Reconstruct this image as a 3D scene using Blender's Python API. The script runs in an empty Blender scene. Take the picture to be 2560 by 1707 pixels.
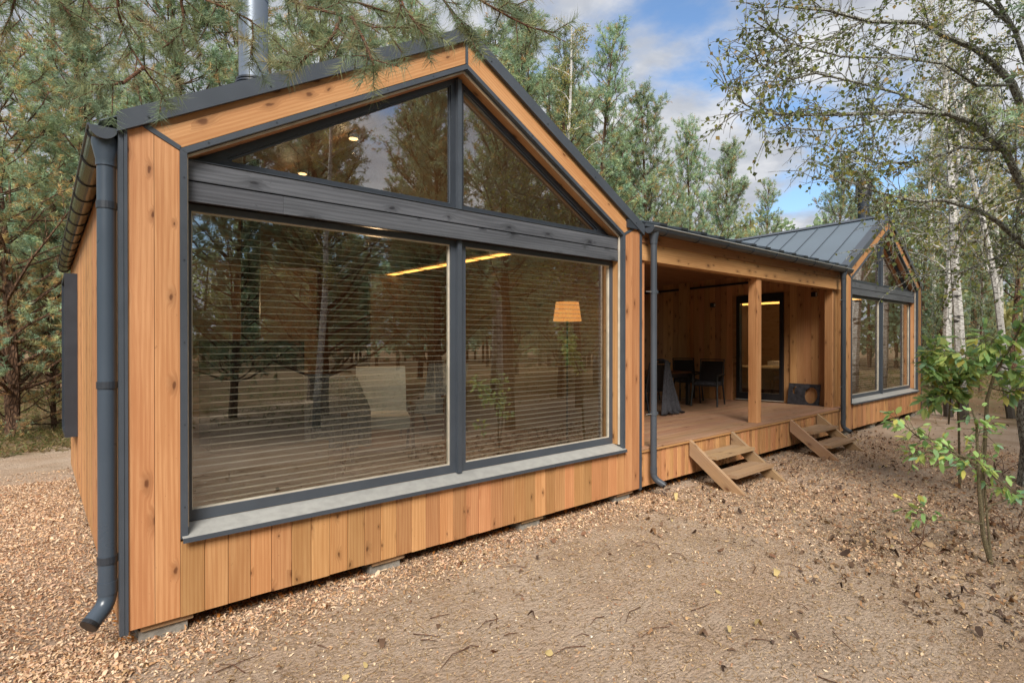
import bpy, math, random
import numpy as np
from mathutils import Vector, Matrix
R = math.radians
sc = bpy.context.scene
COL = sc.collection
random.seed(4)

# ------------------------------------------------------------ camera
CAM = Vector((-.3875, -4.271, 1.97)); YAW = R(49.757)
cd = bpy.data.cameras.new('camera'); cam = bpy.data.objects.new('camera', cd); COL.objects.link(cam)
cam.location = CAM; cam.rotation_euler = (R(90-.216), 0, YAW - R(90))
cd.sensor_width = 36; cd.lens = 1396.57/2560*36; cd.clip_start = .05; cd.clip_end = 600
sc.camera = cam

# ------------------------------------------------------------ light
SUN = Vector((-.50, -.62, .72)).normalized()
ld = bpy.data.lights.new('sun', 'SUN'); ld.energy = 2.0; ld.angle = R(25); ld.color = (1, .95, .88)
sun = bpy.data.objects.new('sun', ld); COL.objects.link(sun)
sun.rotation_euler = SUN.to_track_quat('Z', 'Y').to_euler(); sun.location = (0, 0, 30)
sc.view_settings.view_transform = 'Standard'; sc.view_settings.look = 'None'
sc.view_settings.exposure = 1.55; sc.view_settings.gamma = 1; sc.view_settings.use_curve_mapping = False
sc.cycles.use_denoising = True
sc.cycles.max_bounces = 8; sc.cycles.diffuse_bounces = 4; sc.cycles.glossy_bounces = 3
sc.cycles.transparent_max_bounces = 16; sc.cycles.transmission_bounces = 4
sc.cycles.sample_clamp_indirect = 6

w = bpy.data.worlds.new('World'); sc.world = w; w.use_nodes = True
nt = w.node_tree; nt.nodes.clear()
class NG:
    def __init__(s, nt): s.nt = nt
    def n(s, t, ins=None, **kw):
        nd = s.nt.nodes.new(t)
        for k, v in kw.items(): setattr(nd, k, v)
        for k, v in (ins or {}).items():
            if isinstance(v, bpy.types.NodeSocket): s.nt.links.new(v, nd.inputs[k])
            else: nd.inputs[k].default_value = v
        return nd
    def math(s, op, a, b=0., c=None, clamp=False):
        nd = s.nt.nodes.new('ShaderNodeMath'); nd.operation = op; nd.use_clamp = clamp
        for i, v in enumerate((a, b) if c is None else (a, b, c)):
            if isinstance(v, bpy.types.NodeSocket): s.nt.links.new(v, nd.inputs[i])
            else: nd.inputs[i].default_value = v
        return nd.outputs[0]
    def vmul(s, v, t):
        nd = s.nt.nodes.new('ShaderNodeVectorMath'); nd.operation = 'MULTIPLY'
        s.nt.links.new(v, nd.inputs[0]); nd.inputs[1].default_value = t; return nd.outputs[0]
    def vadd(s, v, t):
        nd = s.nt.nodes.new('ShaderNodeVectorMath'); nd.operation = 'ADD'
        s.nt.links.new(v, nd.inputs[0])
        if isinstance(t, bpy.types.NodeSocket): s.nt.links.new(t, nd.inputs[1])
        else: nd.inputs[1].default_value = t
        return nd.outputs[0]
    def noise(s, v, scale, detail=3, rough=.5, dist=0):
        return s.n('ShaderNodeTexNoise', {'Vector': v, 'Scale': scale, 'Detail': detail, 'Roughness': rough, 'Distortion': dist})
    def ramp(s, f, stops, interp='LINEAR'):
        nd = s.nt.nodes.new('ShaderNodeValToRGB'); cr = nd.color_ramp; cr.interpolation = interp
        while len(cr.elements) < len(stops): cr.elements.new(.5)
        for e, (p, c) in zip(cr.elements, stops):
            e.position = p; e.color = (c, c, c, 1) if isinstance(c, (int, float)) else (*c, 1)
        s.nt.links.new(f, nd.inputs[0]); return nd.outputs[0]
    def mix(s, f, a, b, mode='MIX'):
        nd = s.nt.nodes.new('ShaderNodeMix'); nd.data_type = 'RGBA'; nd.blend_type = mode
        for i, v in ((0, f), (6, a), (7, b)):
            if isinstance(v, bpy.types.NodeSocket): s.nt.links.new(v, nd.inputs[i])
            else: nd.inputs[i].default_value = v if i == 0 else (*v, 1)
        return nd.outputs[2]
    def step(s, f, lo, hi):
        nd = s.nt.nodes.new('ShaderNodeMapRange'); nd.interpolation_type = 'SMOOTHSTEP'
        s.nt.links.new(f, nd.inputs[0]); nd.inputs[1].default_value = lo; nd.inputs[2].default_value = hi
        return nd.outputs[0]
g = NG(nt)
sky = g.n('ShaderNodeTexSky', sky_type='NISHITA', sun_disc=False, sun_elevation=math.asin(SUN.z),
          sun_rotation=math.atan2(SUN.x, SUN.y), altitude=100, air_density=1.0, dust_density=1.2, ozone_density=2.0)
tc = g.n('ShaderNodeTexCoord')
sx = g.n('ShaderNodeSeparateXYZ', {0: tc.outputs['Generated']})
zz = g.math('ADD', g.math('MAXIMUM', sx.outputs[2], 0.), .16)
cv = g.n('ShaderNodeCombineXYZ', {0: g.math('DIVIDE', sx.outputs[0], zz), 1: g.math('DIVIDE', sx.outputs[1], zz)})
SKY_OFF = (9.5, 7.7, 2)
vr = g.n('ShaderNodeVectorRotate', {'Vector': cv.outputs[0], 'Angle': R(13)}, rotation_type='Z_AXIS')
cp = g.vadd(vr.outputs[0], SKY_OFF)
c1 = g.noise(cp, .95, 9, .56, .3).outputs[0]
c2 = g.noise(g.vadd(cp, (5.2, .6, 0)), 1.7, 7, .6, .2).outputs[0]
cover = g.step(c1, .35, .47)
ccol = g.ramp(c2, [(.36, (.27, .29, .34)), (.5, (.38, .40, .44)), (.64, (.60, .60, .61))])
cl = g.n('ShaderNodeVectorMath', {0: ccol, 1: (6.6, 6.6, 6.6)}, operation='MULTIPLY')
blue = g.mix(1., sky.outputs[0], (.80, .90, .96), 'MULTIPLY')
skyc = g.mix(cover, blue, cl.outputs[0])
bg = g.n('ShaderNodeBackground', {0: skyc, 1: .078})
g.n('ShaderNodeOutputWorld', {0: bg.outputs[0]})

# ------------------------------------------------------------ materials
MATS = {}
def mat(name):
    m = bpy.data.materials.new(name); m.use_nodes = True; m.node_tree.nodes.clear(); MATS[name] = m
    return m, NG(m.node_tree)
def principled(g, **k):
    ins = {}
    for a, b in k.items(): ins[a.replace('_', ' ')] = (*b, 1) if isinstance(b, tuple) and len(b) == 3 else b
    p = g.n('ShaderNodeBsdfPrincipled', ins); g.n('ShaderNodeOutputMaterial', {0: p.outputs[0]}); return p
def simple(name, c, rough=.5, spec=.5, metal=0., var=.12, scale=9, bump=.05):
    m, g = mat(name)
    t = g.n('ShaderNodeTexCoord').outputs['Object']
    n = g.noise(t, scale, 5, .6)
    d = tuple(x*(1-var) for x in c); e = tuple(min(1, x*(1+var)) for x in c)
    col = g.mix(g.step(n.outputs[0], .3, .7), d, e)
    r = g.math('ADD', g.math('MULTIPLY', n.outputs[0], .2), rough-.1)
    b = g.n('ShaderNodeBump', {'Height': n.outputs[0], 'Strength': bump, 'Distance': .01})
    principled(g, Base_Color=col, Roughness=r, Specular_IOR_Level=spec, Metallic=metal, Normal=b.outputs[0])
    return m
def wood(name, light, dark, knot=(.10, .035, .012), rough=.55, vary=.3, kg=.70, bump=.25, weather=0.):
    m, g = mat(name)
    uv = g.n('ShaderNodeTexCoord').outputs['UV']
    rnd = g.n('ShaderNodeObjectInfo').outputs['Random']
    off = g.n('ShaderNodeCombineXYZ', {0: g.math('MULTIPLY', rnd, 31.7), 1: g.math('MULTIPLY', rnd, 83.1), 2: rnd})
    p = g.vadd(uv, off.outputs[0])
    # knots
    wn = g.n('ShaderNodeVectorMath', {0: g.noise(g.vmul(p, (22, 9, 1)), 1, 2).outputs['Color'], 1: (.035, .06, 0)}, operation='MULTIPLY')
    pk = g.vadd(p, wn.outputs[0])
    kv = g.n('ShaderNodeTexVoronoi', {'Vector': g.vmul(pk, (7.2, 3.3, 0)), 'Scale': 1.0, 'Randomness': 1.0}, voronoi_dimensions='2D')
    gate = g.math('GREATER_THAN', g.n('ShaderNodeSeparateColor', {0: kv.outputs['Color']}).outputs[0], kg)
    size = g.math('MULTIPLY_ADD', g.n('ShaderNodeSeparateColor', {0: kv.outputs['Color']}).outputs[1], 1.0, .35)
    dist = g.math('DIVIDE', kv.outputs['Distance'], size)
    wob = g.math('ADD', dist, g.math('MULTIPLY', g.noise(g.vmul(p, (70, 40, 1)), 1, 2).outputs[0], .05))
    core = g.math('MULTIPLY', g.math('SUBTRACT', 1., g.step(wob, .075, .15)), gate)
    halo = g.math('MULTIPLY', g.math('SUBTRACT', 1., g.step(wob, .1, .42)), gate)
    # grain bends round the knots
    bend = g.n('ShaderNodeCombineXYZ', {0: g.math('MULTIPLY', halo, .03), 1: 0., 2: 0.})
    q = g.vadd(p, bend.outputs[0])
    fine = g.noise(g.vmul(q, (210, 4, 1)), 1, 4, .65).outputs[0]
    broad = g.noise(g.vmul(q, (9, .8, 1)), 1, 3, .5).outputs[0]
    rings = g.n('ShaderNodeTexWave', {'Vector': g.vmul(q, (1, .05, 1)), 'Scale': 11., 'Distortion': 14., 'Detail': 3., 'Detail Scale': .6, 'Detail Roughness': .5}, bands_direction='X').outputs['Fac']
    f = g.math('MULTIPLY_ADD', rings, .12, g.math('MULTIPLY', fine, .42))
    f = g.math('ADD', f, g.math('MULTIPLY', broad, .48))
    c = g.mix(g.step(f, .36, .72), dark, light)
    c = g.mix(g.math('MULTIPLY', halo, .55), c, tuple(x*.62 for x in dark))
    c = g.mix(g.math('MULTIPLY', core, .85), c, knot)
    speck = g.step(g.noise(g.vmul(p, (60, 26, 1)), 1, 2).outputs[0], .73, .79)
    c = g.mix(g.math('MULTIPLY', speck, .5), c, knot)
    if weather:
        ww = g.step(g.noise(g.vmul(p, (3, 1.5, 1)), 1, 4).outputs[0], .4, .7)
        c = g.mix(g.math('MULTIPLY', ww, weather), c, (.30, .27, .24))
    hs = g.n('ShaderNodeHueSaturation', {'Hue': g.math('MULTIPLY_ADD', rnd, -.016, .507), 'Saturation': 1.0,
             'Value': g.math('MULTIPLY_ADD', g.math('FRACT', g.math('MULTIPLY', rnd, 7.13)), vary, 1-vary*.5), 'Color': c})
    h = g.math('MULTIPLY_ADD', fine, .5, g.math('MULTIPLY', core, -.4))
    b = g.n('ShaderNodeBump', {'Height': h, 'Strength': bump, 'Distance': .0025})
    principled(g, Base_Color=hs.outputs[0], Roughness=rough, Specular_IOR_Level=.35, Normal=b.outputs[0])
    return m
W_FAC = wood('larch_facade', (.54, .292, .132), (.40, .183, .072), vary=.44, kg=.62, bump=.35)
W_DECK = wood('deck_wood', (.37, .215, .125), (.29, .155, .085), rough=.6, vary=.22, kg=.8, weather=.12)
W_STEP = wood('step_wood', (.38, .245, .135), (.29, .175, .09), rough=.65, vary=.2, kg=.75, weather=.15)
W_BLACK = wood('black_stained_wood', (.115, .12, .135), (.06, .063, .072), knot=(.02, .02, .024), rough=.42, vary=.2, kg=.75, bump=.5)
W_IN = wood('interior_pine', (.36, .23, .13), (.29, .175, .09), rough=.5, vary=.12, kg=.7)
W_FURN = wood('walnut', (.16, .075, .035), (.09, .04, .018), rough=.4, vary=.1, kg=.95)
STEEL = simple('anthracite_steel', (.055, .065, .080), .40, .5, var=.08, scale=3)
STEEL_D = simple('dark_steel', (.030, .036, .046), .38, .5, var=.1, scale=4)
ROOF = simple('roof_steel', (.105, .135, .165), .42, .5, var=.06, scale=1.2, bump=.02)
PVC = simple('grey_rainwater_pipe', (.050, .066, .088), .30, .5, var=.05, scale=2, bump=.0)
GUT = simple('bronze_gutter_steel', (.115, .115, .075), .22, .6, metal=.55, var=.15, scale=2)
SILL = simple('sill_metal', (.30, .295, .275), .42, .5, var=.10, scale=14)
CHIM = simple('flue_steel', (.16, .19, .235), .35, .5, metal=.3, var=.08, scale=3)
BLACK = simple('black_metal', (.014, .014, .016), .35, .5)
RUST = simple('burnt_iron_plate', (.028, .026, .030), .55, .5, var=.6, scale=14, bump=.4)
ALU = simple('pale_aluminium', (.62, .55, .45), .35, .5, metal=.2)
BLIND = simple('blind_slat_bronze', (.27, .235, .19), .55, .3, metal=.0, var=.05)
CONC = simple('concrete_pad', (.26, .24, .21), .85, .2, var=.25, scale=20, bump=.4)
FAB_L = simple('pale_wool', (.68, .64, .57), .9, .1, var=.15, scale=80, bump=.3)
FAB_G = simple('grey_fleece', (.22, .225, .23), .95, .1, var=.45, scale=60, bump=.8)
FAB_D = simple('charcoal_cloth', (.062, .062, .070), .9, .1, var=.3, scale=30, bump=.3)
FAB_B = simple('beige_blanket', (.42, .34, .22), .9, .1, var=.12, scale=40, bump=.3)
MESH = simple('black_textile', (.018, .014, .014), .6, .3)
PLASTER = simple('pale_wall', (.50, .44, .35), .8, .2)
WHITE = simple('white_plastic', (.75, .74, .72), .5, .4)

m, g = mat('window_glass')
geo = g.n('ShaderNodeNewGeometry')
dt = g.n('ShaderNodeVectorMath', {0: geo.outputs['Normal'], 1: geo.outputs['Incoming']}, operation='DOT_PRODUCT').outputs['Value']
om = g.math('SUBTRACT', 1., g.math('ABSOLUTE', dt), clamp=True)
fr = g.math('MULTIPLY_ADD', g.math('POWER', om, 4.2), .68, .19)
wv = g.noise(g.n('ShaderNodeTexCoord').outputs['Object'], .8, 2).outputs[0]
bp = g.n('ShaderNodeBump', {'Height': wv, 'Strength': .05, 'Distance': .05})
tr = g.n('ShaderNodeBsdfTransparent', {0: (.93, .95, .93, 1)})
gl = g.n('ShaderNodeBsdfGlossy', {0: (1, 1, 1, 1), 'Roughness': 0.0, 'Normal': bp.outputs[0]})
mx = g.n('ShaderNodeMixShader', {0: fr, 1: tr.outputs[0], 2: gl.outputs[0]})
g.n('ShaderNodeOutputMaterial', {0: mx.outputs[0]})
GLASS = m

def emit(name, c, s):
    m, g = mat(name)
    e = g.n('ShaderNodeEmission', {0: (*c, 1), 1: s}); g.n('ShaderNodeOutputMaterial', {0: e.outputs[0]}); return m
LED = emit('warm_led', (1, .45, .10), 1.3)
BULB = emit('warm_bulb', (1, .55, .22), 1.6)
SHADE = emit('lit_lamp_shade', (1, .38, .10), .4)

def leafmat(name, trans=.35, rough=.5, spec=.3):
    m, g = mat(name)
    a = g.n('ShaderNodeAttribute', attribute_name='tint')
    rnd = g.n('ShaderNodeObjectInfo').outputs['Random']
    hs = g.n('ShaderNodeHueSaturation', {'Hue': g.math('MULTIPLY_ADD', rnd, .03, .485), 'Saturation': 1., 'Value': g.math('MULTIPLY_ADD', rnd, .25, .95), 'Color': a.outputs['Color']})
    p = g.n('ShaderNodeBsdfPrincipled', {'Base Color': hs.outputs[0], 'Roughness': rough, 'Specular IOR Level': spec})
    t = g.n('ShaderNodeBsdfTranslucent', {0: hs.outputs[0]})
    mx = g.n('ShaderNodeMixShader', {0: trans, 1: p.outputs[0], 2: t.outputs[0]})
    g.n('ShaderNodeOutputMaterial', {0: mx.outputs[0]}); return m
NEEDLE = leafmat('pine_needles', .4)
LEAF = leafmat('leaves', .5, .45)
LITTER = leafmat('litter', .05, .8, .1)
def bark(name, a, b, scale=(9, 9, 2.2), bump=.8, spots=None, dist=.03):
    m, g = mat(name)
    t = g.n('ShaderNodeTexCoord').outputs['Object']
    n = g.noise(g.vmul(t, scale), 1, 6, .65, .6).outputs[0]
    v = g.n('ShaderNodeTexVoronoi', {'Vector': g.vmul(t, scale), 'Scale': 1.6}, feature='DISTANCE_TO_EDGE').outputs[0]
    h = g.math('ADD', n, g.math('MULTIPLY', g.step(v, 0, .25), .5))
    c = g.mix(g.step(h, .5, 1.1), a, b)
    if name == 'birch_bark':
        zf = g.math('ADD', g.n('ShaderNodeSeparateXYZ', {0: t}).outputs[2], g.math('MULTIPLY', n, 1.2))
        c = g.mix(g.math('SUBTRACT', 1., g.step(zf, .9, 2.2)), c, (.07, .06, .05))
    if spots:
        s = g.step(g.noise(g.vmul(t, spots[0]), 1, 4, .6).outputs[0], spots[1], spots[2])
        c = g.mix(s, c, spots[3])
    bb = g.n('ShaderNodeBump', {'Height': h, 'Strength': bump, 'Distance': dist})
    principled(g, Base_Color=c, Roughness=.85, Specular_IOR_Level=.2, Normal=bb.outputs[0]); return m
B_PINE = bark('pine_bark', (.075, .045, .03), (.20, .115, .07), (14, 14, 4))
B_TWIG = bark('pine_twig', (.07, .035, .022), (.15, .075, .045), (30, 30, 30), .4, dist=.005)
B_BIRCH = bark('birch_bark', (.40, .38, .35), (.62, .60, .56), (5, 5, 14), .4, ((2.5, 2.5, 9), .56, .64, (.05, .045, .04)))
B_LICHEN = bark('lichen_bark', (.12, .105, .09), (.32, .31, .27), (26, 26, 12), 1.0, ((34, 34, 20), .46, .56, (.42, .43, .37)))
B_STEM = bark('sapling_stem', (.09, .075, .045), (.17, .14, .08), (30, 30, 30), .3, dist=.004)

# ground
m, g = mat('sandy_soil')
t = g.n('ShaderNodeTexCoord').outputs['Object']
geo = g.n('ShaderNodeNewGeometry')
n1 = g.noise(t, 1.1, 6, .6).outputs[0]; n2 = g.noise(t, 30, 7, .75).outputs[0]; n3 = g.noise(t, 190, 3, .7).outputs[0]
n4 = g.noise(t, .35, 3, .5).outputs[0]
c = g.mix(g.step(n1, .35, .68), (.47, .335, .235), (.575, .435, .325))
c = g.mix(g.math('MULTIPLY', g.step(n2, .5, .72), .55), c, (.23, .145, .085))
c = g.mix(g.math('MULTIPLY', g.step(n3, .55, .75), .5), c, (.55, .42, .30))
patch = g.step(g.noise(g.vmul(t, (.9, 2.2, 1)), 1.0, 5, .6, .8).outputs[0], .48, .60)
c = g.mix(g.math('MULTIPLY', patch, .5), c, (.56, .44, .335))
damp = g.step(g.noise(g.vadd(t, (7, 3, 0)), .8, 4, .6, .5).outputs[0], .56, .68)
c = g.mix(g.math('MULTIPLY', damp, .25), c, (.25, .17, .11))
sp = g.n('ShaderNodeSeparateXYZ', {0: t})
# forest floor: brown litter and moss away from the trodden sand
dx = g.math('MULTIPLY', g.math('ADD', sp.outputs[0], -4.), .075); dy = g.math('MULTIPLY', g.math('ADD', sp.outputs[1], .5), .095)
far = g.math('ADD', g.math('SQRT', g.math('ADD', g.math('MULTIPLY', dx, dx), g.math('MULTIPLY', dy, dy))), g.math('MULTIPLY', g.math('ADD', n4, -.5), 1.5))
lit = g.step(far, .9, 1.25)
fl = g.mix(g.step(g.noise(t, 4, 5, .7).outputs[0], .4, .62), (.20, .105, .055), (.145, .125, .05))
fl = g.mix(g.math('MULTIPLY', g.step(n2, .5, .7), .6), fl, (.28, .17, .09))
c = g.mix(g.math('MULTIPLY', lit, .85), c, fl)
vo = g.n('ShaderNodeTexVoronoi', {'Vector': g.vmul(t, (1, 1.9, 1)), 'Scale': 26.}).outputs[0]
h = g.math('ADD', g.math('MULTIPLY', n2, 1.0), g.math('MULTIPLY', vo, -.5)); h = g.math('ADD', h, g.math('MULTIPLY', n3, .25))
b = g.n('ShaderNodeBump', {'Height': h, 'Strength': .9, 'Distance': .05})
principled(g, Base_Color=c, Roughness=.95, Specular_IOR_Level=.1, Normal=b.outputs[0])
SOIL = m

# ------------------------------------------------------------ mesh helpers
K = .0235                      # the plot and the cabin fall gently towards the back
class M:
    def __init__(s): s.v = []; s.f = []; s.uv = []
    def face(s, pts, uvs):
        i = len(s.v); s.v += [tuple(p) for p in pts]; s.f.append(tuple(range(i, i+len(pts)))); s.uv += list(uvs)
    def prism(s, prof, o, U, V, L, ln):
        """profile points (u,v) swept ln along L; uv v runs along the length"""
        o = Vector(o); U = Vector(U); V = Vector(V); L = Vector(L)
        a = [o+U*p[0]+V*p[1] for p in prof]; b = [q+L*ln for q in a]; n = len(prof)
        if U.cross(V).dot(L) < 0: a, b = a[::-1], b[::-1]; prof = prof[::-1]
        d = 0
        for i in range(n):
            j = (i+1) % n; e = (a[j]-a[i]).length
            s.face([a[i], a[j], b[j], b[i]], [(d, 0), (d+e, 0), (d+e, ln), (d, ln)]); d += e
        s.face(a[::-1], [(p[0], p[1]) for p in prof[::-1]]); s.face(b, [(p[0], p[1]) for p in prof])
        return s
    def box(s, x0, x1, y0, y1, z0, z1):
        dx, dy, dz = x1-x0, y1-y0, z1-z0
        if dz >= dx and dz >= dy: return s.prism([(0, 0), (dx, 0), (dx, dy), (0, dy)], (x0, y0, z0), (1, 0, 0), (0, 1, 0), (0, 0, 1), dz)
        if dx >= dy: return s.prism([(0, 0), (dy, 0), (dy, dz), (0, dz)], (x0, y0, z0), (0, 1, 0), (0, 0, 1), (1, 0, 0), dx)
        return s.prism([(0, 0), (dz, 0), (dz, dx), (0, dx)], (x0, y0, z0), (0, 0, 1), (1, 0, 0), (0, 1, 0), dy)
    def slab(s, pts, y0, y1, ang=0.):
        """polygon in xz between y0 and y1; uv rotated so that grain runs along ang"""
        ca, sa = math.cos(ang), math.sin(ang)
        uv = lambda p: (-p[0]*sa+p[1]*ca, p[0]*ca+p[1]*sa)
        ar = sum(pts[i][0]*pts[(i+1) % len(pts)][1]-pts[(i+1) % len(pts)][0]*pts[i][1] for i in range(len(pts)))
        if ar < 0: pts = pts[::-1]
        s.face([(p[0], y0, p[1]) for p in pts], [uv(p) for p in pts])
        s.face([(p[0], y1, p[1]) for p in pts[::-1]], [uv(p) for p in pts[::-1]])
        for i in range(len(pts)):
            p, q = pts[i], pts[(i+1) % len(pts)]; e = math.dist(p, q)
            s.face([(p[0], y0, p[1]), (p[0], y1, p[1]), (q[0], y1, q[1]), (q[0], y0, q[1])], [(0, 0), (y1-y0, 0), (y1-y0, e), (0, e)])
        return s
    def ring(s, outer, inner, y0, y1):
        n = len(outer)
        for i in range(n):
            j = (i+1) % n; s.slab([outer[i], outer[j], inner[j], inner[i]], y0, y1)
        return s
    def tube(s, pts, rad, n=10, cap=True):
        pts = [Vector(p) for p in pts]
        if isinstance(rad, (int, float)): rad = [rad]*len(pts)
        up = Vector((.13, .21, .97)); rings = []
        t0 = (pts[1]-pts[0]).normalized(); a = t0.cross(up)
        if a.length < .2: a = t0.cross(Vector((1, 0, 0)))
        a.normalize()
        for i, p in enumerate(pts):
            t = (pts[min(i+1, len(pts)-1)]-pts[max(i-1, 0)]).normalized()
            a = (a-t*a.dot(t)).normalized(); b = t.cross(a)
            rings.append([p+(a*math.cos(6.28318*k/n)+b*math.sin(6.28318*k/n))*rad[i] for k in range(n)])
        i0 = len(s.v); L = 0; ls = []
        for i, r in enumerate(rings):
            s.v += [tuple(q) for q in r]
            if i: L += (pts[i]-pts[i-1]).length
            ls.append(L)
        for i in range(len(rings)-1):
            for k in range(n):
                j = (k+1) % n
                s.f.append((i0+i*n+k, i0+i*n+j, i0+(i+1)*n+j, i0+(i+1)*n+k))
                c = 6.283*rad[i]
                s.uv += [(c*k/n, ls[i]), (c*(k+1)/n, ls[i]), (c*(k+1)/n, ls[i+1]), (c*k/n, ls[i+1])]
        if cap:
            s.f.append(tuple(i0+k for k in range(n))[::-1]); s.uv += [(0, 0)]*n
            s.f.append(tuple(i0+(len(rings)-1)*n+k for k in range(n))); s.uv += [(0, 0)]*n
        return s
    def mesh(s, name, m, shear=True, smooth=False):
        me = bpy.data.meshes.new(name)
        v = [(x, y, z-K*y) for x, y, z in s.v] if shear else s.v
        me.from_pydata(v, [], s.f)
        ul = me.uv_layers.new(name='UVMap'); ul.data.foreach_set('uv', np.array(s.uv, dtype=np.float32).ravel())
        if smooth:
            me.shade_smooth()
            try: me.set_sharp_from_angle(angle=R(40))
            except Exception: pass
        me.materials.append(m); return me
def obj(name, me, parent=None, loc=(0, 0, 0)):
    o = bpy.data.objects.new(name, me); COL.objects.link(o); o.location = (loc[0], loc[1], loc[2]-K*loc[1]); o.parent = parent
    if parent is not None and parent.parent is not None: o.location -= parent.location   # cabin coordinates for sub-parts too
    return o
def put(name, mb, m, parent=None, loc=(0, 0, 0), smooth=False, shear=True):
    return obj(name, mb.mesh(name, m, shear, smooth), parent, loc)
def thing(name, label, cat, loc=(0, 0, 0), group=None):
    o = bpy.data.objects.new(name, None); COL.objects.link(o); o.location = (loc[0], loc[1], loc[2]); o['label'] = label; o['category'] = cat
    o.empty_display_size = .2
    if group: o['group'] = group
    return o
def tag(o, label=None, cat=None, group=None, kind=None):
    if label: o['label'] = label
    if cat: o['category'] = cat
    if group: o['group'] = group
    if kind: o['kind'] = kind
    return o
_pc = {}
def plank_mesh(w_, t_, ln, axis, m, ch=.004):
    """board with chamfered front edges. axis 'z': faces -y; 'zx': vertical, faces -x; 'x': lies flat, faces up; 'y': flat along y"""
    key = (round(w_, 4), t_, round(ln, 3), axis, m.name)
    if key not in _pc:
        pr_ = [(0, ch), (ch, 0), (w_-ch, 0), (w_, ch), (w_, t_), (0, t_)]
        b = M()
        if axis == 'z': b.prism(pr_, (0, 0, 0), (1, 0, 0), (0, 1, 0), (0, 0, 1), ln)
        elif axis == 'zx': b.prism(pr_, (0, 0, 0), (0, 1, 0), (1, 0, 0), (0, 0, 1), ln)
        elif axis == 'x': b.prism(pr_, (0, 0, 0), (0, 1, 0), (0, 0, -1), (1, 0, 0), ln)
        elif axis == 'y': b.prism(pr_, (0, 0, 0), (1, 0, 0), (0, 0, -1), (0, 1, 0), ln)
        _pc[key] = b.mesh('plank', m)
    return _pc[key]

# ------------------------------------------------------------ ground
def gz(x, y):
    """height of the plot"""
    z = -.022*np.clip(y, 0, 9) + .03*np.sin(x*.9+1)*np.sin(y*.8-.5)*np.clip(np.abs(y+.2)*.5, 0, 1)
    z = z + .10*np.sin(x*.21+.4)*np.cos(y*.17)*np.clip((np.hypot(x-5, y)-9)*.08, 0, 1)
    return z
xs = np.concatenate([-np.geomspace(150, 7, 26), np.linspace(-6.6, 20, 190), np.geomspace(21, 170, 26)])
ys = np.concatenate([-np.geomspace(150, 9, 26), np.linspace(-8.6, 14, 170), np.geomspace(15, 170, 26)])
X, Y = np.meshgrid(xs, ys); Z = gz(X, Y)
rng = np.random.default_rng(3)
near = (np.abs(X-5) < 14) & (np.abs(Y) < 9)
Z = Z + np.where(near, rng.normal(0, .0035, Z.shape), 0)
V = np.stack([X, Y, Z], -1).reshape(-1, 3); nx, ny = len(xs), len(ys)
F = [(j*nx+i, j*nx+i+1, (j+1)*nx+i+1, (j+1)*nx+i) for j in range(ny-1) for i in range(nx-1)]
me = bpy.data.meshes.new('ground'); me.from_pydata(V.tolist(), [], F); me.shade_smooth(); me.materials.append(SOIL)
gr = bpy.data.objects.new('ground', me); COL.objects.link(gr); tag(gr, kind='structure')

# ------------------------------------------------------------ cabin
TAN = .555; SL = math.atan(TAN); W5 = 5.34; XC = 2.67; X2 = 12.03; DEP = 7.3
cabin = thing('timber_cabin', 'long timber cabin of two gabled wings joined by a covered veranda', 'cabin')
def P(name, mb, m, ox=0, parent=None, smooth=False): return put(name, mb, m, parent or cabin, (ox, 0, 0), smooth)
def mir(pts): return [(W5-x, z) for x, z in pts]

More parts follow.
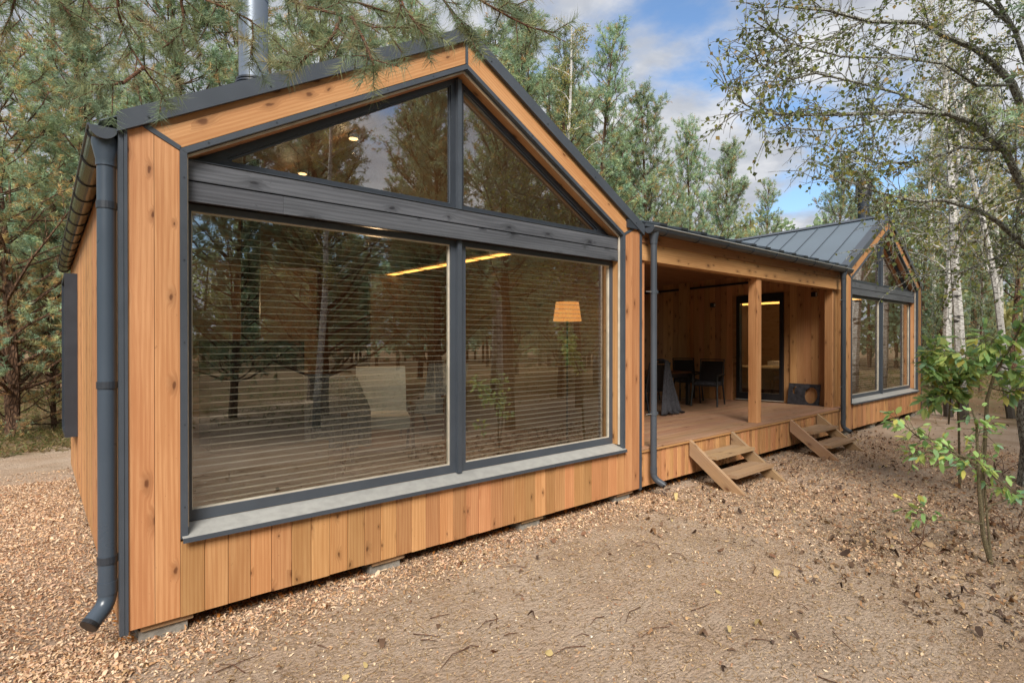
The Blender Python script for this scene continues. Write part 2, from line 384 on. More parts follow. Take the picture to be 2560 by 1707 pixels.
def gable(ox):
    wall = P('gable_wall', M().slab([(.05, .14), (W5-.05, .14), (W5-.05, .60), (.05, .60)], .024, .16), W_IN, ox)
    # backing behind the corner boards
    for f in (lambda p: p, mir):
        P('wall_return', M().slab(f([(.05, .605), (.33, .605), (.33, 3.16), (.05, 3.30)]), .024, .16), W_IN, ox, wall)
        P('plank', M().slab(f([(.041, .12), (.1825, .12), (.1825, 3.32), (.137, 3.342), (.041, 3.292)]), 0, .022, R(90)), W_FAC, ox, wall)
        P('plank', M().slab(f([(.1855, .12), (.328, .12), (.328, 3.235), (.1855, 3.315)]), 0, .022, R(90)), W_FAC, ox, wall)
        lo = lambda x, d=0: 3.047+TAN*x+d
        P('rake_board', M().slab(f([(.330, lo(.33)+.012), (.19, 3.318), (.145, 3.335), (.30, 3.27+TAN*.30-.045), (XC-.014, 3.27+TAN*XC-.045), (XC-.014, lo(XC)+.012)]), 0, .022, SL if f([(0, 0)])[0][0] == 0 else -SL), W_FAC, ox, wall)
        P('rake_batten', M().slab(f([(.12, 3.27+TAN*.12-.043), (.14, 3.27+TAN*.14+.01), (XC-.014, 3.27+TAN*XC+.01), (XC-.014, 3.27+TAN*XC-.043)]), .006, .022, SL if f([(0, 0)])[0][0] == 0 else -SL), W_FAC, ox, wall)
        P('mitre_trim', M().slab(f([(.325, 3.228), (.122, 3.332), (.155, 3.352), (.338, 3.255)]), -.007, -.001), STEEL, ox, wall)
        P('corner_trim', M().slab(f([(.022, .10), (.040, .10), (.040, 3.30), (.022, 3.29)]), -.012, .03)
          .slab(f([(-.006, .10), (.020, .10), (.020, 3.29), (-.006, 3.27)]), -.004, .055), STEEL, ox, wall)
        P('opening_trim', M().slab(f([(.329, .64), (.371, .64), (.371, 3.215), (.329, 3.235)]), -.012, .035), STEEL, ox, wall)
        P('opening_trim', M().slab(f([(.329, 3.236), (XC, lo(XC)+.010), (XC, lo(XC)-.035), (.371, 3.216)]), -.013, .035), STEEL, ox, wall)
        # reveal lining
        P('reveal_strip', M().slab(f([(.372, .70), (.386, .70), (.386, 3.205), (.372, 3.213)]), .037, .058).slab(f([(.374, 3.214), (XC, lo(XC)-.037), (XC, lo(XC)-.053), (.388, 3.207)]), .037, .058), ALU, ox, wall)
        P('reveal_board', M().slab(f([(.352, .70), (.372, .70), (.372, 3.19), (.352, 3.2)]), .06, .235, R(90)), W_FAC, ox, wall)
        P('soffit_board', M().slab(f([(.352, 3.222), (XC, lo(XC)-.03), (XC, lo(XC)-.052), (.374, 3.195)]), .06, .235, 0), W_FAC, ox, wall)
        # verge flashing
        P('verge_flashing', M().slab(f([(-.015, 3.262), (XC, 3.262+TAN*(XC+.015)), (XC, 3.387+TAN*(XC+.015)), (-.015, 3.387)]), -.036, -.029)
          .slab(f([(-.015, 3.380), (XC, 3.380+TAN*(XC+.015)), (XC, 3.387+TAN*(XC+.015)), (-.015, 3.387)]), -.029, .15)
          .slab(f([(-.015, 3.262), (XC, 3.262+TAN*(XC+.015)), (XC, 3.268+TAN*(XC+.015)), (-.015, 3.268)]), -.029, -.001), STEEL, ox, cabin)
        for k in range(5):
            P('screw', M().tube([(f([(.352, 0)])[0][0], -.012, .85+k*.55), (f([(.352, 0)])[0][0], -.015, .85+k*.55)], .006, 6), STEEL_D, ox, wall)
            P('screw', M().tube([(f([(.5+k*.45, 0)])[0][0], -.013, lo(.5+k*.45)-.012), (f([(.5+k*.45, 0)])[0][0], -.016, lo(.5+k*.45)-.012)], .006, 6), STEEL_D, ox, wall)
        for k in range(4):
            x = .15+k*.75; x = f([(x, 0)])[0][0]; z = 3.30+TAN*(min(x, W5-x)+.015)
            P('screw', M().tube([(x, -.036, z), (x, -.042, z)], .007, 6), STEEL_D, ox, wall)
    P('peak_trim', M().slab([(XC-.013, 4.54), (XC+.013, 4.54), (XC+.013, 4.75), (XC-.013, 4.75)], -.009, .02), STEEL, ox, wall)
    n = 32; w_ = (W5-.66)/n
    for i in range(n): obj('plank', plank_mesh(w_-.0025, .022, .50, 'z', W_FAC), wall, (ox+.33+i*w_+.001, random.uniform(-.0015, .0015), .12+random.uniform(-.003, .003)))
    # black stained lintel boards
    lint = P('lintel', M().box(.39, W5-.39, .10, .2, 2.93, 3.18), BLACK, ox)
    P('plank', M().box(.378, W5-.378, .068, .0985, 3.062, 3.192), W_BLACK, ox, lint)
    P('plank', M().box(.378, 1.02, .066, .0985, 2.918, 3.050), W_BLACK, ox, lint)
    P('plank', M().box(1.022, W5-.378, .066, .0985, 2.918, 3.050), W_BLACK, ox, lint)
    P('flashing', M().box(.378, W5-.378, .06, .15, 3.195, 3.199), STEEL, ox, lint)
    # windows
    wy0, wy1 = .150, .212
    def rectwin(x0, x1, z0, z1, a, b, c, d):
        wn = P('window', M().ring([(x0, z0), (x1, z0), (x1, z1), (x0, z1)], [(x0+a, z0+c), (x1-b, z0+c), (x1-b, z1-d), (x0+a, z1-d)], wy0, wy1), STEEL, ox)
        e = .008
        P('glazing_bead', M().ring([(x0+a, z0+c), (x1-b, z0+c), (x1-b, z1-d), (x0+a, z1-d)], [(x0+a+e, z0+c+e), (x1-b-e, z0+c+e), (x1-b-e, z1-d-e), (x0+a+e, z1-d-e)], wy0+.018, wy1-.004), ALU if z0 < 1 else STEEL_D, ox, wn)
        P('pane', M().box(x0+a+.002, x1-b-.002, wy0+.030, wy0+.036, z0+c+.002, z1-d-.002), GLASS, ox, wn)
        return wn
    rectwin(.373, XC-.001, .705, 2.917, .052, .078, .075, .045)
    rectwin(XC+.001, W5-.373, .705, 2.917, .095, .045, .075, .045)
    P('mullion_cover', M().box(XC-.022, XC+.022, .105, .149, .70, 2.916).box(XC-.022, XC+.022, .105, .149, 3.2, 4.44), STEEL, ox)
    for f in (lambda p: p, mir):
        o3 = f([(.40, 3.2), (XC-.001, 3.2), (XC-.001, 4.475), (.40, 3.215)])
        i3 = f([(.66, 3.262), (XC-.072, 3.262), (XC-.072, 4.385), (.66, 3.285)])
        wn = P('gable_window', M().ring(o3, i3, wy0, wy1), STEEL_D, ox)
        P('pane', M().slab(i3, wy0+.030, wy0+.036), GLASS, ox, wn)
        P('glazing_bead', M().ring(i3, f([(.69, 3.268), (XC-.080, 3.268), (XC-.080, 4.370), (.69, 3.282)]), wy0+.016, wy0+.029), STEEL, ox, wn)
    # sill
    s = M(); s.prism([(-.042, .648), (.149, .702), (.149, .699), (-.042, .643)], (.337, 0, 0), (0, 1, 0), (0, 0, 1), (1, 0, 0), W5-.674)
    sl = P('window_sill', s, SILL, ox)
    P('drip_edge', M().box(.337, W5-.337, -.046, -.042, .622, .649).box(.337, W5-.337, -.052, -.046, .618, .624), STEEL, ox, sl)

gable(0); gable(X2)

def wing_shell(ox, left_veranda=False, right=True):
    body = P('floor_slab', M().box(.06, W5-.06, .03, DEP-.05, .42, .655), W_IN, ox)
    P('floor_beam', M().box(.06, W5-.06, .03, .12, .14, .30).box(.06, .2, .13, DEP-.1, .14, .40).box(W5-.2, W5-.06, .13, DEP-.1, .14, .40), W_FAC, ox, body)
    if ox < 5: P('interior_wall', M().box(.05, .12, .22, DEP-.1, .656, 3.25), W_IN, ox)
    else: P('interior_wall', M().box(.06, .12, .22, 1.2, .656, 3.25).box(.06, .12, 2.28, DEP-.1, .656, 3.25).box(.06, .12, 1.2, 2.28, 3.0, 3.25), W_IN, ox)
    P('interior_wall', M().box(W5-.12, W5-.05, .22, DEP-.1, .656, 3.25), W_IN, ox)
    # ceiling follows the slope
    for f in (lambda p: p, mir):
        P('ceiling_lining', M().slab(f([(.12, 3.10), (XC, 3.10+TAN*(XC-.12)), (XC, 3.16+TAN*(XC-.12)), (.12, 3.16)]), .236, DEP-.06), W_IN, ox)
    # rear gable with an opening
    P('rear_wall', M().slab([(.02, .12), (1.6, .12), (1.6, 3.3+TAN*1.5), (.02, 3.3)], DEP-.05, DEP).slab([(3.4, .12), (W5-.02, .12), (W5-.02, 3.3), (3.4, 3.3+TAN*1.9)], DEP-.05, DEP)
      .slab([(1.6, 2.7), (3.4, 2.7), (3.4, 4.2), (XC, 4.7), (1.6, 4.1)], DEP-.05, DEP), W_FAC, ox)
    P('partition', M().box(.13, 2.9, 4.3, 4.38, .656, 3.16).box(3.8, W5-.13, 4.3, 4.38, .656, 3.16), W_IN, ox)
wing_shell(0); wing_shell(X2)

# side walls of boards
lw = P('side_wall', M().box(.02, .048, .06, DEP-.02, .14, 3.24), W_FAC)
n = 60
for i in range(n): obj('plank', plank_mesh((DEP-.06)/n-.003, .018, 3.16, 'zx', W_FAC), lw, (.002+random.uniform(-.001, .001), .06+i*(DEP-.06)/n, .12))
P('side_wall', M().box(W5-.02, W5, .06, DEP-.02, .14, 3.24), W_FAC)
P('side_wall', M().box(X2+W5-.045, X2+W5-.015, .06, DEP-.02, .14, 3.24), W_FAC)
LDW = DEP-.02
vw = P('veranda_wall', M().box(X2-.005, X2+.03, .06, 1.20, .14, 3.36).box(X2-.005, X2+.03, 2.29, LDW, .14, 3.46).box(X2-.005, X2+.03, 1.2, 2.29, 3.03, 3.44).box(X2-.005, X2+.03, 1.2, 2.29, .14, .64), W_FAC)
w_ = .146
for i in range(34):
    y = .05+i*w_
    z0, h = .60, (2.74 if y < .15 else 2.87)
    if y+w_ > 1.21 and y < 2.28:
        obj('plank', plank_mesh(w_-.003, .02, .42, 'zx', W_FAC), vw, (X2-.026+random.uniform(-.002, .002), y, 3.05)); continue
    obj('plank', plank_mesh(w_-.003, .02, h, 'zx', W_FAC), vw, (X2-.026+random.uniform(-.002, .002), y, z0))
# window casing box on the side wall
P('window_casing', M().box(-.135, .0, 5.12, 5.16, .80, 2.96).box(-.135, .0, 5.161, 6.3, .80, .84).box(-.135, .0, 5.161, 6.3, 2.92, 2.96).box(-.135, 0, 6.26, 6.3, .84, 2.92).box(-.02, .0, 5.161, 6.26, .84, 2.92), STEEL_D)

# roofs: standing seam panels
def seam_panels(ox, side):
    e = .0 if (ox > 5 and side < 0) or (ox < 5 and side > 0) else -.10
    rf = P('roof', M().slab([(.0, 3.27), (XC, 3.27+TAN*XC), (XC, 3.36+TAN*XC), (.0, 3.36)] if side < 0 else mir([(.0, 3.27), (XC, 3.27+TAN*XC), (XC, 3.36+TAN*XC), (.0, 3.36)]), .03, DEP+.05), STEEL_D, ox)
    n = 15; pw = (DEP+.1)/n
    c, s_ = math.cos(SL), math.sin(SL)
    U = Vector((0, 1, 0)); L = Vector((c, 0, s_)) if side < 0 else Vector((-c, 0, s_)); N = Vector((-s_, 0, c)) if side < 0 else Vector((s_, 0, c))
    x0 = e if side < 0 else W5-e
    zb = 3.372+TAN*e; LS = (XC-e)/math.cos(SL)
    pm = M().prism([(0, 0), (pw-.004, 0), (pw-.004, .006), (0, .006)], (0, 0, 0), U, N, L, LS-.03).mesh('roof_panel', ROOF)
    sm = M().prism([(-.004, .0061), (.004, .0061), (.004, .028), (-.004, .028)], (0, 0, 0), U, N, L, LS-.05).mesh('roof_seam', STEEL)
    for i in range(n):
        obj('roof_panel', pm, rf, (ox+x0, .0+i*pw, zb))
        if i: obj('roof_seam', sm, rf, (ox+x0, i*pw-.002, zb))
for ox in (0, X2):
    seam_panels(ox, -1); seam_panels(ox, 1)
    zr = 3.378+TAN*XC
    P('ridge_cap', M().slab([(XC-.13, zr-.035), (XC, zr+.037), (XC+.13, zr-.035), (XC+.13, zr-.042), (XC, zr+.029), (XC-.13, zr-.042)], -.03, DEP+.1), STEEL, ox)

def half_gutter(mb, a, b, r=.072, n=12, t=.003):
    """open half-round trough from a to b"""
    a, b = Vector(a), Vector(b); L = b-a; side = Vector((1, 0, 0)) if abs(L.y) > abs(L.x) else Vector((0, 1, 0)); up = Vector((0, 0, 1))
    for rr, flip in ((r, 0), (r-t, 1)):
        for k in range(n):
            t0, t1 = math.pi*(1+k/n), math.pi*(1+(k+1)/n)
            p0 = side*math.cos(t0)*rr+up*math.sin(t0)*rr; p1 = side*math.cos(t1)*rr+up*math.sin(t1)*rr
            q = [a+p0, a+p1, b+p1, b+p0]
            if flip: q = q[::-1]
            mb.face(q, [(0, 0), (.02, 0), (.02, L.length), (0, L.length)])
    return mb
def endcap(mb, a, ax, r=.0715, th=.004):
    a = Vector(a)
    prof = [(math.cos(math.pi*(1+k/12))*r, math.sin(math.pi*(1+k/12))*r) for k in range(13)]
    return mb.prism(prof, a, (1, 0, 0) if ax == 'y' else (0, 1, 0), (0, 0, 1), (0, 1, 0) if ax == 'y' else (1, 0, 0), th)
def bracket(a, ax, r=.0765):
    a = Vector(a); b = M()
    pts = []
    for k in range(13):
        t = math.pi*(1+k/12); u = math.cos(t)*r; v = math.sin(t)*r
        pts.append(a+Vector((u, 0, v) if ax == 'y' else (0, u, v)))
    n = Vector((0, .012, 0)) if ax == 'y' else Vector((.012, 0, 0))
    return b.tube(pts, .006, 5)
# left eave gutter of the near wing
gx, gzt = -.080, 3.288
gt = P('gutter', endcap(half_gutter(M(), (gx, .02, gzt), (gx, DEP+.05, gzt)), (gx, .016, gzt), 'y'), GUT, smooth=True)
P('gutter_bead', M().tube([(gx-.074, .016, gzt+.002), (gx-.074, DEP+.05, gzt+.002)], .009, 8), STEEL, parent=gt)
P('gutter_lip', M().tube([(gx+.072, .016, gzt+.002), (gx+.072, DEP+.05, gzt+.002)], .005, 6), STEEL_D, parent=gt)
for i in range(13): P('gutter_bracket', bracket((gx, .12+i*.585, gzt), 'y'), BLACK, parent=gt)
P('gutter_end_cap', endcap(M(), (gx, .008, gzt), 'y', .074, .008), STEEL, parent=gt)
# link eave gutter
g2 = P('gutter', half_gutter(M(), (W5+.03, -.098, 3.352), (X2-.02, -.098, 3.352)), STEEL, smooth=True)
P('gutter_bead', M().tube([(W5+.03, -.172, 3.354), (X2-.02, -.172, 3.354)], .009, 8), SILL, parent=g2)
P('gutter_end_cap', endcap(M(), (W5+.022, -.098, 3.352), 'x', .074, .008), STEEL, parent=g2)
P('gutter_end_cap', endcap(M(), (X2-.022, -.098, 3.352), 'x', .074, .008), STEEL, parent=g2)
for i in range(9): P('gutter_bracket', bracket((W5+.32+i*.75, -.098, 3.352), 'x'), STEEL_D, parent=g2)
# right wing far eave gutter
P('gutter', half_gutter(M(), (X2+W5+.08, .02, 3.288), (X2+W5+.08, DEP, 3.288)), STEEL, smooth=True)

def downpipe(x, y, ztop, zbot, r, out, clips, m=PVC, hop=.055):
    pts = [(x, y, ztop-.10), (x, y, zbot+.16)]
    o = Vector(out); c = Vector((x, y, zbot+.16)); L = .16
    for k in range(1, 6):
        t = k/5*R(55)
        pts.append(tuple(c+Vector((0, 0, -1))*L*math.sin(t)*.75+o*L*(1-math.cos(t))*.75))
    e = Vector(pts[-1]); d = (o*math.sin(R(58))-Vector((0, 0, 1))*math.cos(R(58)))
    pts.append(tuple(e+d*.10))
    p = P('downpipe', M().tube(pts, r, 20), m, smooth=True)
    P('outlet_mouth', M().tube([Vector(pts[-1])-d*.02, Vector(pts[-1])+d*.004], r+.002, 20).tube([Vector(pts[-1])+d*.0045, Vector(pts[-1])+d*.005], r-.006, 16), BLACK, parent=p)
    P('hopper', M().tube([(x, y, ztop-.0), (x, y, ztop-.035), (x, y, ztop-.13), (x, y, ztop-.17)], [r+hop*.5, r+hop*.5, r+.006, r+.006], 20), m, parent=p, smooth=True)
    P('pipe_collar', M().tube([(x, y, zbot+.235), (x, y, zbot+.155)], r+.004, 20), m, parent=p, smooth=True)
    for z in clips: P('pipe_clip', M().tube([(x, y, z), (x, y, z+.045)], r+.005, 20).box(x+r, x+r+.04, y-.012, y+.012, z+.004, z+.04), m if m is not PVC else STEEL_D, parent=p)
    return p
downpipe(-.058, .115, 3.24, .20, .052, Vector((-.75, -.66, 0)), (.55, 1.66, 2.80))
def clip_rods(p, x, y, zs):
    for z in zs: P('clip_rod', M().tube([(x-.02, y, z), (x-.14, y+.01, z)], .004, 5), SILL, parent=p)
p = downpipe(5.475, -.085, 3.33, .14, .040, Vector((.55, -.83, 0)), (1.02, 2.54), m=STEEL, hop=.05); clip_rods(p, 5.475, -.085, (1.04, 2.56))
p = downpipe(11.70, -.085, 3.33, .14, .040, Vector((.6, -.8, 0)), (1.02, 2.72), m=STEEL, hop=.05); clip_rods(p, 11.70, -.085, (1.04, 2.74))

# flues
def flue(x, y, z0, z1, r, cap=False):
    f = P('chimney', M().tube([(x, y, z0), (x, y, z1)], r, 28), CHIM if not cap else STEEL_D, smooth=True)
    for k in range(4): P('flashing_ring', M().tube([(x, y, z0+.30-k*.03), (x, y, z0+.315-k*.03)], r+.022+k*.009, 28), STEEL_D, parent=f, smooth=True)
    P('pipe_band', M().tube([(x, y, z0+1.05), (x, y, z0+1.08)], r+.004, 28), CHIM, parent=f, smooth=True)
    if cap: P('chimney_cap', M().tube([(x, y, z1+.02), (x, y, z1+.42), (x, y, z1+.46)], [r+.05, r+.05, r+.02], 20), BLACK, parent=f, smooth=True)
flue(1.125, 1.2, 4.05, 6.8, .125)
flue(15.45, .75, 4.6, 5.55, .13, True)

# ------------------------------------------------------------ link: deck, posts, beam, roof
LX0, LX1, LD = W5, X2-.03, 5.2
deck = P('deck', M().box(LX0, LX1, .03, LD, .40, .575), STEEL_D)
nb = 36; bw = LD/nb
dm = None
for i in range(nb):
    cuts = [LX0+.002] + sorted([LX0+2.3+((i*2.9) % 1.7), LX0+4.6+((i*1.3) % 1.1)]) + [LX1]
    for a, b in zip(cuts, cuts[1:]):
        obj('deck_board', plank_mesh(bw-.004, .026, b-a-.003, 'x', W_DECK, .003), deck, (a, -.012+i*bw, .612+random.uniform(-.0008, .0008)))
sk = P('deck_skirt', M().box(LX0+.01, LX1-.01, .035, .06, .13, .56), W_FAC, parent=deck)
n = 74; w_ = (LX1-LX0)/n
for i in range(n): obj('skirt_board', plank_mesh(w_-.006, .02, .455, 'z', W_FAC), deck, (LX0+i*w_+.002, .012+random.uniform(-.002, .002), .125))
P('deck_edge_board', M().box(LX0+.002, LX1, -.014, .010, .560, .584), W_FAC, parent=deck)
def post(x0, x1, y0, y1, z0=.614, z1=2.968):
    c = .006
    P('post', M().prism([(c, 0), (x1-x0-c, 0), (x1-x0, c), (x1-x0, y1-y0-c), (x1-x0-c, y1-y0), (c, y1-y0), (0, y1-y0-c), (0, c)], (x0, y0, z0), (1, 0, 0), (0, 1, 0), (0, 0, 1), z1-z0), W_FAC)
post(8.50, 8.65, .078, .228); post(11.70, 11.84, .11, .26); post(W5+.025, W5+.165, .075, .225, .614, 2.968)
post(11.865, 11.99, .13, .17, .614, 3.18)
P('post', M().box(11.86, 11.99, 3.48, 3.72, .59, 3.46), W_FAC)
bm = P('beam', M().box(LX0+.02, LX1-.04, .045, .20, 2.970, 3.185), W_FAC)
P('eave_board', M().box(LX0+.02, LX1-.06, .030, .175, 3.188, 3.315), W_FAC)
P('veranda_ceiling', M().box(LX0, LX1, .205, LD, 3.465, 3.49), W_FAC)
P('wall_rail', M().box(11.955, 11.985, 1.9, 3.47, 3.285, 3.335).box(11.955, 11.985, 3.73, 5.1, 3.285, 3.335), BLACK)
RT = .29
lr = P('link_roof', M().prism([(.0, .0), (6.2, 6.2*RT), (6.2, 6.2*RT+.1), (0, .1)], (W5-.3, -.03, 3.318), (0, 1, 0), (0, 0, 1), (1, 0, 0), X2-W5+.6), STEEL_D)
P('eave_flashing', M().box(W5+.02, X2-.03, -.050, -.031, 3.375, 3.435), STEEL, parent=lr)
npn = 14; pw = (X2-W5+.0)/npn
LL = 6.25*math.sqrt(1+RT*RT); Lv = Vector((0, 1, RT)).normalized(); Nv = Vector((0, -RT, 1)).normalized()
pm = M().prism([(0, 0), (pw-.004, 0), (pw-.004, .006), (0, .006)], (0, 0, 0), (1, 0, 0), Nv, Lv, LL).mesh('roof_panel', ROOF)
sm = M().prism([(-.16, .0062), (.0, .0062), (.0, .036), (-.16, .030)], (0, 0, 0), (1, 0, 0), Nv, Lv, LL).mesh('roof_seam', STEEL)
for i in range(npn):
    obj('roof_panel', pm, lr, (W5+i*pw+.01, -.055, 3.422))
    obj('roof_seam', sm, lr, (W5+(i+1)*pw-.02, -.06, 3.422))
bwl = P('rear_wall', M().box(LX0, LX0+2.2, LD, LD+.1, .4, 3.46).box(LX0, LX1, LD, LD+.1, 3.15, 3.46), W_FAC)
for i in range(15): obj('plank', plank_mesh(.142, .02, 2.85, 'z', W_FAC), bwl, (LX0+.01+i*.1452, LD-.021, .6))

# veranda door
dr = P('veranda_door', M().box(X2-.05, X2+.08, 1.205, 1.285, .645, 3.02).box(X2-.05, X2+.08, 2.195, 2.275, .645, 3.02).box(X2-.05, X2+.08, 1.286, 2.194, 2.85, 3.02).box(X2-.05, X2+.08, 1.286, 2.194, .645, .80), BLACK)
P('pane', M().box(X2+.0, X2+.006, 1.286, 2.194, .80, 2.85), GLASS, parent=dr)
P('door_handle', M().box(X2-.09, X2-.055, 2.16, 2.18, 1.62, 1.76), STEEL_D, parent=dr)
P('threshold', M().box(X2-.075, X2-.028, 1.19, 2.29, .640, .652), ALU, parent=dr)
lpj = 'black square wall lamp on the veranda wall '
for (y, z, tl) in ((2.86, 2.86, 'left of the glass door'), (.56, 2.92, 'above the iron plate')):
    t = thing('wall_lamp', lpj+tl, 'wall lamp', (X2-.06, y, z))
    put('lamp_body', M().box(X2-.11, X2-.032, y-.045, y+.045, z-.05, z+.05), BLACK).parent = t
    put('lamp_glass', M().box(X2-.10, X2-.045, y-.053, y-.046, z-.035, z+.035), WHITE).parent = t
    for c in t.children: c.location = -t.location

# foundation blocks
for ox, xsb in ((0, (.10, 1.72, 3.38, 4.9)), (X2, (.15, 1.7, 3.4, 4.75))):
    for x in xsb:
        hh = .0 if ox else .0
        fb = P('foundation_block', M().box(ox+x, ox+x+.28, .06, .34, -.06, .075), CONC)
        P('sleeper', M().box(ox+x+.01, ox+x+.31, .035, .30, .076, .139), W_STEP, parent=fb)
for x in (6.0, 8.0, 10.0): P('foundation_block', M().box(x, x+.28, .3, .6, -.08, .13), CONC)

# ------------------------------------------------------------ garden steps
def steps(x0, x1, label, tz):
    t = thing('wooden_steps', label, 'steps', (x0, 0, 0), 'steps up to the veranda')
    th = .058
    side = [(-.016, .592), (-.016, .385), (-.545, -.02), (-.80, -.02)]
    for xx in (x0, x1-th):
        b = M(); b.prism([(y, z) for y, z in side], (xx-x0, 0, 0), (0, 1, 0), (0, 0, 1), (1, 0, 0), th)
        # grain along the stringer
        d = Vector((0, -.79, -.61)).normalized(); e = Vector((0, -.61, .79))
        k = 0
        for f_ in b.f:
            for vi in f_:
                q = Vector(b.v[vi]); b.uv[k] = (q.dot(e)+q.x, q.dot(d)); k += 1
        put('stringer', b, W_STEP, t)
    for (yf, yb, z) in tz:
        mid = (yf+yb)/2
        for a, c in ((yf, mid-.003), (mid+.003, yb)):
            bb = M().box(.0, x1-x0-2*th-.004, 0, c-a, 0, .042)
            put('tread', bb, W_STEP, t, (th+.002, a, z-.042))
    return t
steps(6.39, 7.56, 'wooden steps under the veranda edge nearest the big window, two board treads', ((-.385, -.045, .405), (-.66, -.32, .20)))
steps(9.49, 10.68, 'wooden steps to the veranda beside the downpipe of the far wing', ((-.385, -.045, .405), (-.66, -.32, .20)))

# ------------------------------------------------------------ veranda furniture
def hexb(mb, c, U, V, Wd, a, b, h):
    """box centred at c with half sizes a,b,h along axes"""
    c = Vector(c); U = Vector(U)*a; V = Vector(V)*b
    return mb.prism([(-1, -1), (1, -1), (1, 1), (-1, 1)], c-Vector(Wd)*h, U, V, Wd, 2*h)
def chair(x, y, rz, label):
    t = thing('garden_chair', label, 'chair', (x, y, .612-K*y), 'black garden chairs round the veranda table'); t.rotation_euler = (0, 0, rz)
    def pp(n, b, m): o = bpy.data.objects.new(n, b.mesh(n, m, False)); COL.objects.link(o); o.parent = t
    b = M().box(-.24, .24, -.24, .24, .42, .455); pp('seat', b, MESH)
    pp('seat_cushion', M().box(-.22, .22, -.22, .2, .456, .50), FAB_D)
    bk = M(); bk.prism([(-.23, 0), (.23, 0), (.23, .02), (-.23, .02)], (0, .20, .46), (1, 0, 0), (0, 1, 0), Vector((0, .26, 1)).normalized(), .49); pp('backrest', bk, MESH)
    pp('back_frame', M().tube([(-.245, .22, .40), (-.25, .34, .97), (.25, .34, .97), (.245, .22, .40)], .017, 6), BLACK)
    for sx in (-1, 1):
        pp('leg', M().tube([(sx*.25, -.22, .64), (sx*.25, -.23, .45), (sx*.27, -.30, .0)], .019, 6), BLACK)
        pp('leg', M().tube([(sx*.25, .22, .45), (sx*.26, .34, .0)], .019, 6), BLACK)
        pp('armrest', M().box(sx*.265-.025, sx*.265+.025, -.27, .25, .64, .665), MESH)
    return t
chair(10.55, 2.15, R(-75), 'black garden chair at the near right end of the veranda table')
chair(10.55, 3.85, R(0), 'black garden chair behind the veranda table, seen left of the corner post')
chair(11.35, 3.15, R(-40), 'black garden chair behind the veranda table, half hidden by the front chair')
chair(8.55, 2.25, R(168), 'black garden chair under a grey blanket beside the left downpipe')
t = thing('veranda_table', 'dark rectangular table on the veranda deck', 'table', (9.4, 2.9, .612-K*2.9))
def tp(n, b, m, T=None): o = bpy.data.objects.new(n, b.mesh(n, m, False)); COL.objects.link(o); o.parent = T or t; return o
tp('tabletop', M().box(-.95, 1.0, -.45, .5, .70, .735), W_FURN)
tp('apron', M().box(-.88, .93, -.40, .45, .62, .699), BLACK)
for sx, sy in ((-.88, -.4), (.93, -.4), (-.88, .44), (.93, .44)): tp('leg', M().box(sx-.035, sx+.035, sy-.035, sy+.035, 0, .62), BLACK)
# blanket draped over the left chair
nu, nv = 26, 22
bm_ = M(); gridp = []
for j in range(nv+1):
    row = []
    for i in range(nu+1):
        u = i/nu; v = j/nv
        if v < .45: z = 1.02-.02*math.sin(u*9); yy = 0
        zz_ = 1.0-max(0, v-.12)*1.12; spread = .12+max(0, v-.12)*.42
        fold = .045*math.sin(u*22+v*2)*(v*.9+.1)
        xq = (u-.5)*2*spread+.22*max(0, v-.5)*(u)
        yq = -.30-.12*v+fold if v > .12 else -.30+.2*(.12-v)/.12
        zq = max(.015+.01*abs(math.sin(u*20)), zz_+.03*math.sin(u*7))
        if zq < .05: xq += .25*u
        row.append((8.50+xq*.5, 2.04+yq*.8, .612-K*1.9+zq))
    gridp.append(row)
vv = [p for r_ in gridp for p in r_]
me = bpy.data.meshes.new('blanket'); me.from_pydata(vv, [], [(j*(nu+1)+i, j*(nu+1)+i+1, (j+1)*(nu+1)+i+1, (j+1)*(nu+1)+i) for j in range(nv) for i in range(nu)])
me.shade_smooth(); me.materials.append(FAB_D); bl = bpy.data.objects.new('blanket', me); COL.objects.link(bl)
md = bl.modifiers.new('thickness', 'SOLIDIFY'); md.thickness = .012
tag(bl, 'charcoal blanket draped over a chair and trailing on the deck', 'blanket')

# iron plate with cut-out shapes, leaning against the veranda wall
def ell(cx, cy, rx, ry, n=28, a0=0): return [(cx+rx*math.cos(a0+6.28318*k/n), cy+ry*math.sin(a0+6.28318*k/n)) for k in range(n)]
def curve_plate():
    cu = bpy.data.curves.new('iron_plate', 'CURVE'); cu.dimensions = '2D'; cu.fill_mode = 'BOTH'; cu.extrude = .006
    def sp(pts):
        s = cu.splines.new('POLY'); s.points.add(len(pts)-1)
        for q, p_ in zip(s.points, pts): q.co = (p_[0], p_[1], 0, 1)
        s.use_cyclic_u = True
    sp([(0, 0), (.64, 0), (.64, .45), (0, .45)])
    sp(ell(.468, .215, .126, .168))
    sp([(.085, .285), (.10, .345), (.135, .38), (.165, .385), (.135, .34), (.13, .285), (.15, .22), (.12, .225), (.095, .25)])
    o = bpy.data.objects.new('tmp', cu); COL.objects.link(o)
    dg = bpy.context.evaluated_depsgraph_get(); me = bpy.data.meshes.new_from_object(o.evaluated_get(dg)); bpy.data.objects.remove(o)
    return me
me = curve_plate(); me.materials.clear(); me.materials.append(RUST)
ip = thing('iron_plate', 'dark iron plate with a cut-out round figure leaning beside the glass door', 'metal plate', (11.86, 1.06, .614-K*1.0))
o = bpy.data.objects.new('plate', me); COL.objects.link(o); o.parent = ip
